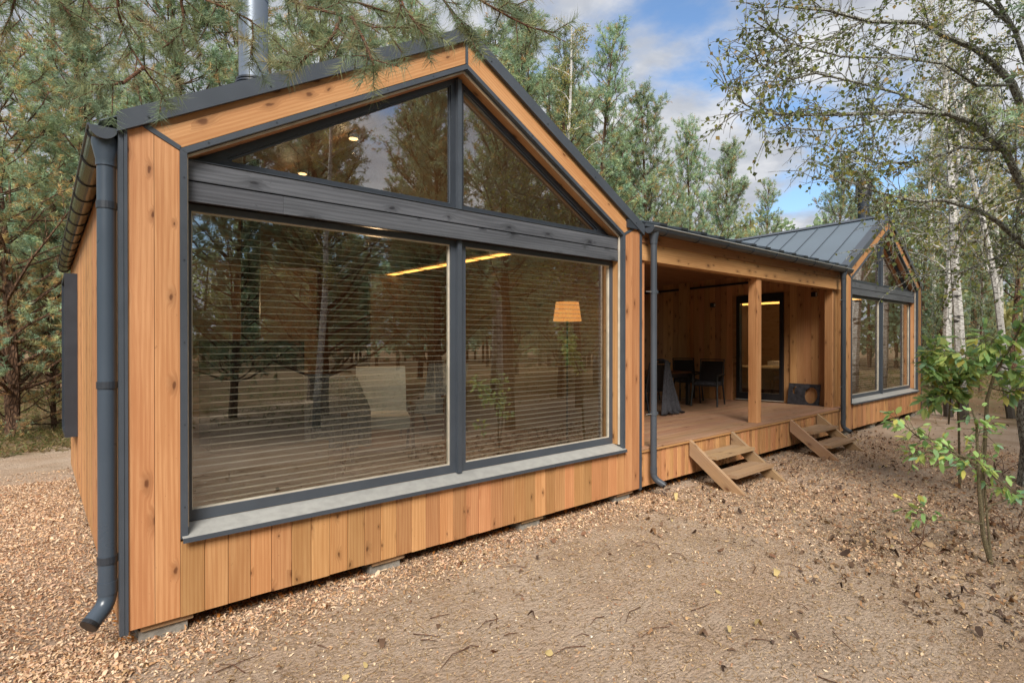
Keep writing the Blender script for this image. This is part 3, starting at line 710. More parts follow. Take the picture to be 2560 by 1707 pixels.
# x of plate runs towards -y, y of plate goes up, leaning to +x
o.matrix_local = Matrix(((0, math.sin(R(12)), -math.cos(R(12)), 0), (-1, 0, 0, 0), (0, math.cos(R(12)), math.sin(R(12)), 0), (0, 0, 0, 1)))
for i_, (a, b_, c_, d_) in enumerate(((.19, .255, .06, .39), (.28, .31, .05, .40), (.255, .335, .375, .40))):
    q = M().box(a, b_, c_, d_, .0062, .016); oo = bpy.data.objects.new('raised_bar', q.mesh('raised_bar', RUST if i_ == 0 else BLACK, False)); COL.objects.link(oo); oo.parent = ip; oo.matrix_local = o.matrix_local

# ------------------------------------------------------------ things inside
FL = .656
def inside(name, label, cat, loc, parts, rz=0, group=None):
    t = thing(name, label, cat, (loc[0], loc[1], loc[2]-K*loc[1]), group); t.rotation_euler = (0, 0, rz)
    for n_, b_, m_ in parts:
        o = bpy.data.objects.new(n_, b_.mesh(n_, m_, False, n_ in ('cushion', 'throw_fold'))); COL.objects.link(o); o.parent = t
    return t
inside('stove', 'wide black stove with a tall flue pipe seen through the blinds', 'stove', (1.17, 1.35, FL),
       [('body', M().box(-.42, .40, -.2, .25, .36, 1.33), BLACK), ('hearth_bench', M().box(-.75, .62, -.25, .3, .0, .35), W_IN), ('flue_pipe', M().tube([(-.03, 0, 1.33), (-.03, 0, 3.2)], .085, 20), BLACK)])
def armchair(x, y, rz, label, seat_m=FAB_L):
    p = []
    p.append(('cushion', M().box(-.30, .30, -.30, .30, .34, .48), seat_m))
    bk = M(); bk.prism([(-.30, 0), (.30, 0), (.30, .13), (-.30, .13)], (0, .22, .42), (1, 0, 0), (0, 1, 0), Vector((0, .32, 1)).normalized(), .62); p.append(('backrest', bk, seat_m))
    for sx in (-1, 1):
        p.append(('leg', M().tube([(sx*.33, -.30, .58), (sx*.33, -.36, 0)], .02, 8), W_FURN)); p.append(('leg', M().tube([(sx*.33, .15, .52), (sx*.33, .42, 0)], .02, 8), W_FURN))
        p.append(('armrest', M().box(sx*.33-.03, sx*.33+.03, -.36, .36, .57, .61), W_FURN))
    return inside('armchair', label, 'armchair', (x, y, FL), p, rz, 'armchairs behind the big window')
armchair(2.70, 1.75, R(-25), 'pale upholstered armchair with slanted wooden legs behind the large left pane')
armchair(3.95, 2.6, R(-60), 'grey armchair farther back behind the window mullion', FAB_G)
armchair(1.85, 1.60, R(150), 'armchair covered by a grey fleece throw inside the window', FAB_G)
th = M()
for i in range(9): th.tube([(1.58+i*.070, 1.30-.02*(i % 2), FL+.98-.03*abs(i-4)*.4), (1.60+i*.08, 1.22, FL+.6), (1.60+i*.083, 1.20+.02*(i % 3), FL+.22+.03*(i % 2))], [.045, .055, .05], 8)
o = put('fleece_throw', th, FAB_G, smooth=True); tag(o, 'grey shaggy throw hanging down the armchair behind the left pane', 'throw')
inside('floor_lamp', 'floor lamp with glowing orange shade inside the right pane', 'floor lamp', (4.72, .68, FL),
       [('stand', M().tube([(0, 0, 0), (0, 0, 1.7)], .012, 8), BLACK), ('foot', M().tube([(0, 0, 0), (0, 0, .02)], .14, 16), BLACK), ('lamp_shade', M().tube([(0, 0, 1.56), (0, 0, 1.80)], [.18, .145], 20), SHADE)])
inside('sideboard', 'pale wooden sideboard along the far inner wall', 'sideboard', (1.0, 3.7, FL), [('carcass', M().box(-.8, 1.4, -.2, .2, .08, .86), W_IN), ('top', M().box(-.82, 1.42, -.22, .22, .861, .89), W_IN), ('plinth', M().box(-.75, 1.35, -.16, .18, 0, .079), BLACK)])
inside('led_strip', 'long warm strip light high on the inner right wall', 'strip light', (4.20, .7, 0), [('diffuser', M().box(0, .045, 0, 4.2, 3.075, 3.10), LED), ('cove_board', M().box(-.05, .9, 0, 4.2, 3.105, 3.13), W_IN)])
for (x, y, z, l) in ((2.233, 1.5, 4.19, 'round ceiling spotlight highest in the gable'), (2.039, 2.5, 4.02, 'small round ceiling spotlight lower behind the left gable pane'),
                     (3.131, 3.0, 3.50, 'round ceiling spotlight seen through the top of the blinds')):
    inside('ceiling_spotlight', l, 'spotlight', (x, y, z), [('housing', M().tube([(0, 0, .0), (0, 0, .04)], .06, 20), SILL), ('bulb', M().tube([(0, 0, -.006), (0, 0, -.001)], .045, 18), BULB)], 0, 'ceiling spotlights')
inside('bed', 'bed with beige blanket seen through the veranda door', 'bed', (14.0, 2.1, FL), [('mattress', M().box(-1.15, 1.0, -.75, .9, .3, .62), FAB_L), ('bed_frame', M().box(-1.12, 1.0, -.72, .9, .05, .299), W_FURN), ('bedspread', M().box(-1.22, .2, -.8, .93, .18, .68), FAB_B), ('pillow', M().box(.45, .95, -.5, .6, .62, .78), FAB_L)])
inside('led_strip', 'warm strip light along the bedroom ceiling behind the glass door', 'strip light', (14.6, .5, 0), [('diffuser', M().box(0, .04, 0, 3.6, 2.93, 2.98), LED)])
def lamp(x, y, z, e, size=.06, group=None):
    l = bpy.data.lights.new('indoor_light', 'POINT'); l.energy = e; l.color = (1, .66, .36); l.shadow_soft_size = size
    o = bpy.data.objects.new('indoor_light', l); COL.objects.link(o); o.location = (x, y, z-K*y)
for (x, y, z) in ((2.233, 1.5, 4.10), (2.039, 2.5, 3.93), (3.131, 3.0, 3.42)): lamp(x, y, z-.05, .45, .01)
lamp(4.72, .68, FL+1.68, 1.2, .02); lamp(2.9, 2.3, 2.45, 6, .01); lamp(14.4, 2.2, 2.8, 16, .01)  # middle one is added fill to brighten the armchairs, no fitting there
# venetian blinds: one per lower pane
def blind(ox, x0, x1, label, grp, n=42):
    t = thing('venetian_blind', label, 'blind', (ox+x0, .25, .78-K*.25), grp)
    me = M(); me.prism([(-.020, -.003), (0, .0012), (.020, -.001), (.020, .0002), (0, .0024), (-.020, -.0018)], (0, 0, 0), (0, 1, 0), (0, 0, 1), (1, 0, 0), x1-x0)
    me = me.mesh('slat', BLIND, False)
    for i in range(n):
        o = bpy.data.objects.new('slat', me); COL.objects.link(o); o.parent = t; o.location = (0, 0, .03+i*.0505)
    for f_ in (.12, .5, .88):
        o = bpy.data.objects.new('ladder_cord', M().tube([((x1-x0)*f_, .017, .0), ((x1-x0)*f_, .017, 2.14)], .0012, 4).mesh('ladder_cord', BLIND, False)); COL.objects.link(o); o.parent = t
    o = bpy.data.objects.new('head_rail', M().box(0, x1-x0, -.02, .02, 2.14, 2.18).mesh('head_rail', BLIND, False)); COL.objects.link(o); o.parent = t
blind(0, .44, 2.58, 'venetian blind lowered behind the wide left pane of the near wing', 'venetian blinds')
blind(0, 2.78, 4.86, 'venetian blind lowered behind the right pane of the near wing', 'venetian blinds')
blind(X2, .44, 2.58, 'venetian blind behind the left pane of the far wing', 'venetian blinds')
blind(X2, 2.78, 4.86, 'venetian blind behind the right pane of the far wing', 'venetian blinds')

# ------------------------------------------------------------ vegetation
def npmesh(name, V, F, m, col=None, smooth=False):
    """V (n,3), F (m,k)"""
    me = bpy.data.meshes.new(name); k = F.shape[1]
    me.vertices.add(len(V)); me.vertices.foreach_set('co', V.astype(np.float32).ravel())
    me.loops.add(F.size); me.loops.foreach_set('vertex_index', F.astype(np.int32).ravel())
    me.polygons.add(len(F)); me.polygons.foreach_set('loop_start', np.arange(0, F.size, k, dtype=np.int32)); me.polygons.foreach_set('loop_total', np.full(len(F), k, dtype=np.int32))
    me.update(calc_edges=True)
    if col is not None:
        a = me.color_attributes.new('tint', 'FLOAT_COLOR', 'POINT'); c = np.ones((len(V), 4), np.float32); c[:, :3] = col; a.data.foreach_set('color', c.ravel())
    me.materials.append(m); return me
def unit(a): return a/np.maximum(np.linalg.norm(a, axis=-1, keepdims=True), 1e-9)
def needles(rng, P0, D, L, n, nl, nw, cols, spread=.9, tipbias=0.):
    """n needles on each shoot (start P0, direction D, length L)"""
    S = len(P0); t = rng.random((S, n))**(1-tipbias*.5)
    base = P0[:, None]+D[:, None]*(L[:, None]*t)[..., None]
    rd = unit(rng.normal(size=(S, n, 3))); rd = unit(rd-D[:, None]*(rd*D[:, None]).sum(-1, keepdims=True))
    nd = unit(D[:, None]*(1-spread*.45)+rd*spread*rng.uniform(.6, 1.1, (S, n, 1)))
    ln = nl*rng.uniform(.7, 1.15, (S, n, 1))
    tip = base+nd*ln; tip[..., 2] -= (ln[..., 0]**2)*1.2
    sd = unit(np.cross(nd, rng.normal(size=(S, n, 3))))*nw*.5
    V = np.stack([base-sd, base+sd, tip], 2).reshape(-1, 3)
    F = np.arange(len(V)).reshape(-1, 3)
    c = np.repeat(cols[:, None], n, 1)*rng.uniform(.75, 1.25, (S, n, 1)); c = np.repeat(c.reshape(-1, 3), 3, 0)
    return V, F, c
def tubes_np(segs, n=4):
    """list of (points, radii) to one mesh"""
    b = M()
    for p, r in segs: b.tube(p, r, n, cap=False)
    return b
GREEN = np.array([(.320, .400, .225), (.270, .375, .245), (.385, .425, .215), (.285, .395, .265)])
OLD = np.array([(.56, .36, .17), (.48, .36, .16)])
def bez(p, d, L, rng, n=5, up=.0, wob=.12):
    pts = [p]; d = unit(d)
    for i in range(n):
        d = unit(d+rng.normal(0, wob, 3)+np.array([0, 0, up])); pts.append(pts[-1]+d*L/n)
    return np.array(pts)
def pine(seed, H=9., base=.12, Rm=2.3, whorls=17, per=6, tw=15, nn=20, nl=.10, nw=.013, lean=0., old=.2, bare=0.):
    """trunk+limbs mesh, crown mesh"""
    rng = np.random.default_rng(seed); segs = []; P0 = []; D = []; L = []; C = []
    tp_ = bez(np.array([0., 0, -.1]), np.array([lean, 0, 1.]), H, rng, 8, .0, .02); segs.append((tp_.tolist(), [.012*H*(1-i/8.6)+.01 for i in range(9)]))
    def trunk_at(z):
        i = min(7, max(0, int(z/H*8))); f = z/H*8-i; return tp_[i]*(1-f)+tp_[i+1]*f
    for wi in range(whorls):
        t = base+(1-base)*(wi+.5)/whorls
        c0 = trunk_at(t*H); rl = Rm*((1-t)**.6)*(1.0 if t > .28 else .7+t)*rng.uniform(.75, 1.15)+.25
        for b in range(per):
            az = b*2*math.pi/per+wi*2.4+rng.normal(0, .25); el = .15+.75*t+rng.normal(0, .12)
            d = np.array([math.cos(az)*math.cos(el), math.sin(az)*math.cos(el), math.sin(el)])
            l = rl*rng.uniform(.6, 1.15); pts = bez(c0+rng.normal(0, .04, 3), d, l, rng, 5, .10, .12)
            segs.append((pts.tolist(), [.008+.013*(1-t)*l*(1-k/5.5) for k in range(6)]))
            isold = rng.random() < bare*(1-t)*2
            m_ = max(4, int(tw*l/1.6))
            for k in range(m_):
                f = rng.uniform(.25, 1.0)*5; i = min(4, int(f)); q = pts[i]*(1-f+i)+pts[i+1]*(f-i)
                dd = unit(unit(pts[i+1]-pts[i])*.8+rng.normal(0, .55, 3)+np.array([0, 0, .25])); tl = rng.uniform(.18, .5)*(.6+.4*(1-t))
                if rng.random() < .5: segs.append(([q.tolist(), (q+dd*tl).tolist()], [.006, .004]))
                if isold: continue
                for s in range(3):
                    sd_ = unit(dd+rng.normal(0, .45, 3)+np.array([0, 0, .22])); P0.append(q+dd*tl*rng.uniform(.35, 1)); D.append(sd_); L.append(rng.uniform(.10, .22))
                    C.append(OLD[rng.integers(2)] if rng.random() < old else GREEN[rng.integers(4)]*rng.uniform(.8, 1.25))
            if not isold: P0.append(pts[-1]); D.append(unit(pts[-1]-pts[-2])); L.append(.25); C.append(GREEN[0])
    P0.append(tp_[-1]-np.array([0, 0, .3])); D.append(np.array([0, 0, 1.])); L.append(.5); C.append(GREEN[1])
    V, F, c = needles(rng, np.array(P0), np.array(D), np.array(L), nn, nl, nw, np.array(C))
    return tubes_np(segs, 5).mesh('trunk', B_PINE, False, True), npmesh('crown', V, F, NEEDLE, c)
def birch(seed, H=12., cb=.35, Rm=1.8, nb_=34, leaves=26, leaf=.045, r0=None, cols=None, sparse=1.4, barkm=None, lean=0.):
    rng = np.random.default_rng(seed); segs = []; LP = []; LC = []
    cols = cols or [(.40, .37, .12), (.29, .34, .12), (.50, .36, .11), (.26, .32, .13)]
    tp_ = bez(np.array([0., 0, -.1]), np.array([lean, 0, 1.]), H, rng, 10, .0, .035); r0 = r0 or .011*H
    segs.append((tp_.tolist(), [r0*(1-i/11.)+.012 for i in range(11)]))
    for b in range(nb_):
        t = cb+(1-cb)*(b+rng.random())/nb_; f = t*10; i = min(9, int(f)); c0 = tp_[i]*(1-f+i)+tp_[i+1]*(f-i)
        az = rng.uniform(0, 6.28); el = rng.uniform(.35, 1.0); d = np.array([math.cos(az)*math.cos(el), math.sin(az)*math.cos(el), math.sin(el)])
        l = Rm*rng.uniform(.6, 1.2)*(1.15-t*.7); pts = bez(c0, d, l, rng, 6, -.05, .14)
        segs.append((pts.tolist(), [.010+.012*l*(1-k/6.5) for k in range(7)]))
        for k in range(7):
            i = rng.integers(1, 6); q = pts[i]; dd = unit(unit(pts[i+1]-pts[i])+rng.normal(0, .6, 3)); tl = rng.uniform(.3, .8)*l*.45; tw_ = bez(q, dd, tl, rng, 4, -.12, .2)
            segs.append((tw_.tolist(), [.006, .005, .004, .003, .002]))
            n_ = int(leaves*sparse*rng.uniform(.5, 1.3)); idx = rng.uniform(0, 4, n_); ii = np.minimum(3, idx.astype(int)); ff = (idx-ii)[:, None]
            LP.append(tw_[ii]*(1-ff)+tw_[ii+1]*ff+rng.normal(0, .06, (n_, 3)))
            LC.append(np.array(cols)[rng.integers(0, len(cols), n_)]*rng.uniform(.7, 1.25, (n_, 1)))
    LP = np.concatenate(LP); LC = np.concatenate(LC)
    V, F, c = leafquads(rng, LP, LC, leaf)
    return tubes_np(segs, 6).mesh('trunk', barkm or B_BIRCH, False, True), npmesh('crown', V, F, LEAF, c)
def leafquads(rng, Pp, C, size, droop=.5, D=None):
    n = len(Pp); d = unit(rng.normal(size=(n, 3))+np.array([0, 0, -droop])) if D is None else D
    s = unit(np.cross(d, rng.normal(size=(n, 3)))); sz = size*rng.uniform(.6, 1.25, (n, 1)); nn_ = np.cross(d, s)
    V = np.stack([Pp, Pp+d*sz*.45+s*sz*.42+nn_*sz*.08, Pp+d*sz*1.05, Pp+d*sz*.45-s*sz*.42+nn_*sz*.08], 1).reshape(-1, 3)
    return V, np.arange(len(V)).reshape(-1, 4), np.repeat(C, 4, 0)

PINES = [pine(11, 9, .10, 2.5, whorls=19, tw=20, old=.12), pine(12, 9, .16, 2.2, old=.12, tw=18), pine(13, 9, .22, 2.0, whorls=15, old=.1), pine(14, 9, .08, 2.7, old=.30, bare=.2, tw=18), pine(15, 9, .30, 2.2, whorls=13, bare=.2, old=.15), pine(16, 9, .02, 2.8, bare=.35, old=.7)]
BIRCHES = [birch(21, 12), birch(22, 12, lean=.08), birch(23, 12, .45, sparse=.6), birch(24, 12, .3, r0=.115, sparse=.8), birch(25, 12, .3, r0=.10, sparse=.7, lean=.16)]
def tree(kind, proto, x, y, h, rz, label, group=None, sxy=1.):
    H = 9. if kind == 'pine_tree' else 12.
    t = thing(kind, label, 'pine tree' if kind == 'pine_tree' else 'birch tree', (x, y, float(gz(np.array(x), np.array(y)))), group)
    for n_, me in zip(('trunk', 'crown'), proto):
        o = bpy.data.objects.new(n_, me); COL.objects.link(o); o.parent = t
    t.scale = (h/H*sxy, h/H*sxy, h/H); t.rotation_euler = (0, 0, rz); return t
# (proto, x, y, height, rot, sxy, label): behind the cabin and at its sides
_fw = Vector((math.cos(YAW), math.sin(YAW), 0)); _rt = Vector((math.sin(YAW), -math.cos(YAW), 0))
def at(x, y, d):
    """the point seen at (x, y) of the 2560-wide photograph, d metres in front of the camera"""
    return np.array(CAM+_fw*d+_rt*((x-1280)/1396.57*d)+Vector((0, 0, 1))*((848.2-y)/1396.57*d))
def px_ground(x, y):
    d = 1396.57*1.97/(y-848.2); return at(x, y, d)
PT = [
 (3, 30, -60, 12.5, .3, 1.1, 'bushy pine with orange-brown needles at the far left edge of the picture'),
 (0, 250, 20, 16.5, 1.1, 1.1, 'full green pine directly behind the left gutter'),
 (1, 480, -200, 15.5, 2.0, 1.15, 'pine behind the steel flue of the near wing'),
 (0, 760, -160, 16.0, 4.2, 1.15, 'pine behind the left roof slope, right of the flue'),
 (3, 130, -150, 20, 2.2, 1.1, 'tall reddish pine in the second row at the far left'),
 (4, 620, -260, 20, 1.2, 1.1, 'pine in the second row behind the left roof slope'),
 (2, 980, -60, 18, .9, 1.1, 'pine rising behind the ridge of the near gable'),
 (0, 1270, 60, 21, 3.0, 1.1, 'dense pine beside the peak of the near gable'),
 (1, 1390, 130, 19, 3.3, 1.05, 'broad pine just right of the near gable peak'),
 (0, 1235, 110, 26, 2.2, 1.2, 'pine crown in the second row just right of the near gable peak'),
 (3, 1340, 190, 24, .4, 1.2, 'pine with orange needles low behind the right slope of the near gable'),
 (0, 1450, 200, 25, 5.9, 1.2, 'dense pine below the tallest pointed pine'),
 (1, 1575, 330, 25, .6, 1.1, 'dense pine above the junction of gable and veranda roof'),
 (2, 1478, 100, 21, 5.1, .95, 'tallest pointed pine left of the cloudy sky gap'),
 (0, 1620, 235, 22, 1.4, .9, 'pine with a blunt top above the left end of the veranda gutter'),
 (1, 1733, 305, 24, 1.4, .8, 'pine with separate upright shoots above the veranda gutter'),
 (0, 1800, 365, 26, 2.7, .9, 'medium pine whose top stands free against the sky over the link roof'),
 (2, 1900, 450, 28, .2, .9, 'lower pine left of the blue sky gap behind the far roof'),
 (1, 2085, 400, 22, 3.9, .8, 'distant pine right of the blue gap beside the far chimney'),
 (0, 2180, 420, 24, 5.5, .9, 'pine behind the far wing chimney cap'),
 (3, 2300, 380, 24, 1.9, .9, 'pine standing just past the right corner of the far wing'),
 (4, 2430, 250, 27, .7, 1.0, 'pine with bare lower trunk behind the sandy path'),
 (0, 2345, 640, 17, 3.1, 1.0, 'small young pine between the far wing and the white birches'),
 (1, 2450, 620, 21, 2.3, 1.0, 'young pine to the right of the paired white birch trunks'),
 (4, 2530, 330, 26, 1.2, 1., 'pine deep in the wood above the sandy path'),
 (5, 20, 560, 12.5, 2.1, 1.1, 'young dry-needled pine low at the left edge'),
 (5, 135, 640, 13.5, .9, 1.2, 'small twiggy pine between the left edge and the shuttered side wall'),
]
PT = [(k, float(at(x, y, d)[0]), float(at(x, y, d)[1]), float(at(x, y, d)[2]), rz, sx, l) for (k, x, y, d, rz, sx, l) in PT]
for (k, x, y, h, rz, s, l) in PT: tree('pine_tree', PINES[k], x, y, h, rz, l, None, s)
def pg(x, y): q = px_ground(x, y); return float(q[0]), float(q[1])
BT = [
 (3, *pg(2372, 1040), 12, .4, 'left of the paired white birch trunks beyond the far wing'),
 (3, *pg(2410, 1052), 13, 1.9, 'right of the paired white birch trunks beyond the far wing'),
 (4, *pg(2530, 1045), 11, math.pi*.78, 'slim white birch leaning left over the sandy path'),
 (0, *pg(2440, 960), 14, 3.4, 'thin birch behind the young pine on the right'),
 (1, *pg(2330, 950), 13, 5.2, 'yellow-leaved birch high above the far wing'),
 (2, *pg(2500, 955), 14, .9, 'birch trunk deep in the wood at the right edge'),
 (1, *pg(2340, 968), 12, 2.1, 'golden birch rising behind the right slope of the far wing'),
 (0, *pg(2550, 975), 12, 4.1, 'pale birch trunk farthest right behind the saplings'),
 (1, float(at(1385, 40, 18)[0]), float(at(1385, 40, 18)[1]), 12.3, 4.4, 'thin birch with a bare wispy top beside the tallest pine'),
]
for (k, x, y, h, rz, l) in BT: tree('birch_tree', BIRCHES[k], x, y, h, rz, l, None, .9)
# the wood on the visitor's side, seen only in the glass
rng = np.random.default_rng(8)
BK = [(7.4, -4.6, 9, 4), (11.7, -6.6, 10, 4), (7.9, -8.2, 9, 1), (3.3, -10.5, 8.5, 0), (5.2, -9.4, 10, 3), (.8, -11.2, 8, 1), (9.8, -10.2, 10, 2), (13.2, -8.9, 9, 0), (16.5, -9.5, 10, 1), (18.5, -6.2, 8, 4),
      (2.0, -14.5, 12, 2), (6.4, -13.5, 11, 0), (11.2, -14, 12, 3), (15.5, -14.2, 11, 1), (20, -12, 11, 0), (-2.5, -12.5, 8, 0), (-6.5, -10.2, 8, 3), (22.5, -8.8, 10, 2), (25, -14, 12, 0), (8.6, -18.5, 13, 1), (14, -19.5, 13, 2), (19, -18, 12, 3)]
for i, (x, y, h, k) in enumerate(BK):
    tree('pine_tree', PINES[k], x, y, h, i*1.7, 'pine of the wood across the clearing, mirrored in the window glass', 'pines mirrored in the glass', 1.05)
for i, (x, y, h) in enumerate(((4.3, -7.6, 8.5), (9.4, -7.5, 10), (14.6, -7.2, 11), (1.5, -9.5, 9), (12.4, -11.5, 13), (17.5, -11.0, 12))):
    tree('birch_tree', BIRCHES[i % 3], x, y, h, i*2.1, 'birch of the wood across the clearing, mirrored in the window glass', 'birches mirrored in the glass', .9)

# far wood all round: one mass
rng = np.random.default_rng(77); segs = []; FP = []; FC = []
for i in range(430):
    a = rng.uniform(0, 2*math.pi); r_ = rng.uniform(30, 62); x, y = 6+r_*math.cos(a), r_*math.sin(a); h = rng.uniform(8, 13)
    p0 = np.array([x, y, -.2]); segs.append(([p0.tolist(), (p0+np.array([rng.normal(0, .3), rng.normal(0, .3), h])).tolist()], [.13, .04]))
    n_ = 1000; t = rng.random(n_)**.8; rad = (1-t)**.6*2.3+.2; aa = rng.uniform(0, 6.28, n_); rr = rad*np.sqrt(rng.random(n_))
    cl = rng.integers(0, 22, n_); cz = rng.random(22); ca = rng.uniform(0, 6.28, 22)
    t = np.clip(cz[cl]+rng.normal(0, .05, n_), .02, 1); rad = (1-t)**.6*2.2+.2
    FP.append(np.stack([x+np.cos(ca[cl])*rad*.6+rng.normal(0, .4, n_), y+np.sin(ca[cl])*rad*.6+rng.normal(0, .4, n_), h*(.12+.88*t)+rng.normal(0, .2, n_)], 1))
    yel = rng.random() < .18
    FC.append((np.array([(.40, .37, .17)]) if yel else GREEN[rng.integers(0, 4, 1)])*rng.uniform(.7, 1.3, (n_, 1)))
FP = np.concatenate(FP); FC = np.concatenate(FC)
V, F, c = leafquads(rng, FP, FC, .33, 0.)
o = bpy.data.objects.new('far_forest', npmesh('far_forest', V, F, LEAF, c)); COL.objects.link(o); tag(o, 'distant mixed wood closing the view on all sides', 'forest', kind='stuff')
o2 = bpy.data.objects.new('far_trunks', tubes_np(segs, 5).mesh('far_trunks', B_PINE, False)); COL.objects.link(o2); tag(o2, 'distant grey trunks of the surrounding wood', 'forest', kind='stuff')

# pine limb hanging in from above
rng = np.random.default_rng(5); segs = []; P0 = []; D = []; L = []; C = []
trunk = bez(np.array([-2.1, -1.1, 0.]), np.array([.02, 0, 1.]), 8.5, rng, 8, 0, .02)
fork = trunk[5].copy()
segs_tr = [(trunk.tolist(), [.16-.016*i for i in range(9)])]
limbs = [ # (photo pixels with depth) , shoots
 ([(296, -160, 2.3), (296, 0, 2.35), (301, 46, 2.4), (329, 122, 2.45), (360, 171, 2.45), (385, 204, 2.5), (412, 242, 2.5)], .55),
 ([(360, 171, 2.45), (335, 190, 2.4), (309, 209, 2.35), (270, 216, 2.3), (238, 216, 2.3)], .5),
 ([(300, -120, 2.4), (304, 0, 2.45), (342, 48, 2.5), (393, 79, 2.55), (425, 100, 2.55)], .5),
 ([(440, -120, 2.3), (454, 0, 2.3), (462, 51, 2.3), (452, 84, 2.3), (430, 108, 2.3), (408, 122, 2.3)], .4),
 ([(480, -110, 2.5), (510, 0, 2.5), (565, 22, 2.5), (631, 55, 2.5), (634, 90, 2.5), (628, 140, 2.5)], .5),
 ([(700, -90, 2.4), (720, 0, 2.4), (770, 22, 2.4), (855, 38, 2.4), (932, 71, 2.4), (1019, 71, 2.4), (1060, 64, 2.4)], .3),
 ([(855, 38, 2.4), (840, 80, 2.35), (815, 118, 2.35), (765, 143, 2.35), (720, 160, 2.3)], .2),
 ([(880, 46, 2.4), (905, 90, 2.3), (922, 130, 2.3), (936, 168, 2.25)], .25),
 ([(1080, -80, 2.5), (1107, 0, 2.5), (1151, 55, 2.5), (1180, 90, 2.5)], .3),
 ([(1150, -70, 2.6), (1195, 0, 2.6), (1272, 44, 2.6), (1326, 71, 2.6), (1385, 84, 2.6)], .2),
 ([(980, -60, 2.3), (1010, 20, 2.3), (1060, 90, 2.3)], .3),
 ([(20, -90, 2.2), (40, 0, 2.2), (30, 40, 2.2)], .3), ([(120, -90, 2.3), (150, 0, 2.3), (180, 45, 2.3)], .3), ([(210, -60, 2.4), (225, 10, 2.4), (250, 40, 2.4)], .4),
 ([(800, -80, 2.5), (830, 0, 2.5), (900, 10, 2.5), (960, 30, 2.5)], .1),
 ([(1230, -60, 2.7), (1250, 0, 2.7), (1300, 20, 2.7)], .2),
]
over = [np.array([-2.1, -1.1, 5.2]), at(100, -190, 2.5), at(420, -230, 2.4), at(760, -200, 2.5), at(1080, -170, 2.6), at(1250, -110, 2.7)]
over[0] = fork
segs.append(([p.tolist() for p in over], [.045, .036, .028, .02, .014, .008]))
for pts, st in limbs:
    q = [at(*p) for p in pts]
    if pts[0][1] < -50:   # join to the parent limb overhead
        tgt = min(over[1:], key=lambda o_: np.linalg.norm(o_-q[0])); q = [tgt, (tgt+q[0])/2+np.array([0, 0, -.02])]+q
    n_ = len(q); segs.append(([p.tolist() for p in q], [.0062*(1-i/(n_+1))+.0018 for i in range(n_)]))
    q = np.array(q); sl = np.linalg.norm(np.diff(q, axis=0), axis=1); tot = sl.sum()
    ns = int(tot*(1-st)*(16 if pts[-1][0] < 700 else 24))+4
    for k in range(ns):
        f = st+(1-st)*(k+rng.random())/ns; s = f*tot; i = 0
        while i < len(sl)-1 and s > sl[i]: s -= sl[i]; i += 1
        b0 = q[i]+(q[i+1]-q[i])*min(1, s/sl[i]); d = unit(q[i+1]-q[i])
        dd = unit(d+rng.normal(0, .55, 3)+np.array([0, 0, -.1])); tl = rng.uniform(.05, .16)
        segs.append(([b0.tolist(), (b0+dd*tl).tolist()], [.0028, .0018]))
        P0.append(b0); D.append(dd); L.append(tl+.05); C.append(np.array([(.22, .27, .15), (.27, .30, .15), (.19, .26, .16), (.36, .33, .18)][rng.integers(4)]))
    e = unit(q[-1]-q[-2]); P0.append(q[-1]-e*.08); D.append(e); L.append(.14); C.append(np.array((.13, .16, .075)))
    # sparse needles along the bare part
V, F, c = needles(rng, np.array(P0), np.array(D), np.array(L), 95, .068, .0023, np.array(C), 1.0, .4)
t = thing('pine_tree', 'pine whose needled twigs hang into the top left of the picture', 'pine tree', (0, 0, 0))
put('trunk', tubes_np(segs_tr, 10), B_PINE, t, smooth=True, shear=False); put('branch', tubes_np(segs, 7), B_TWIG, t, smooth=True, shear=False)
o = bpy.data.objects.new('needles', npmesh('needles', V, F, NEEDLE, c)); COL.objects.link(o); o.parent = t

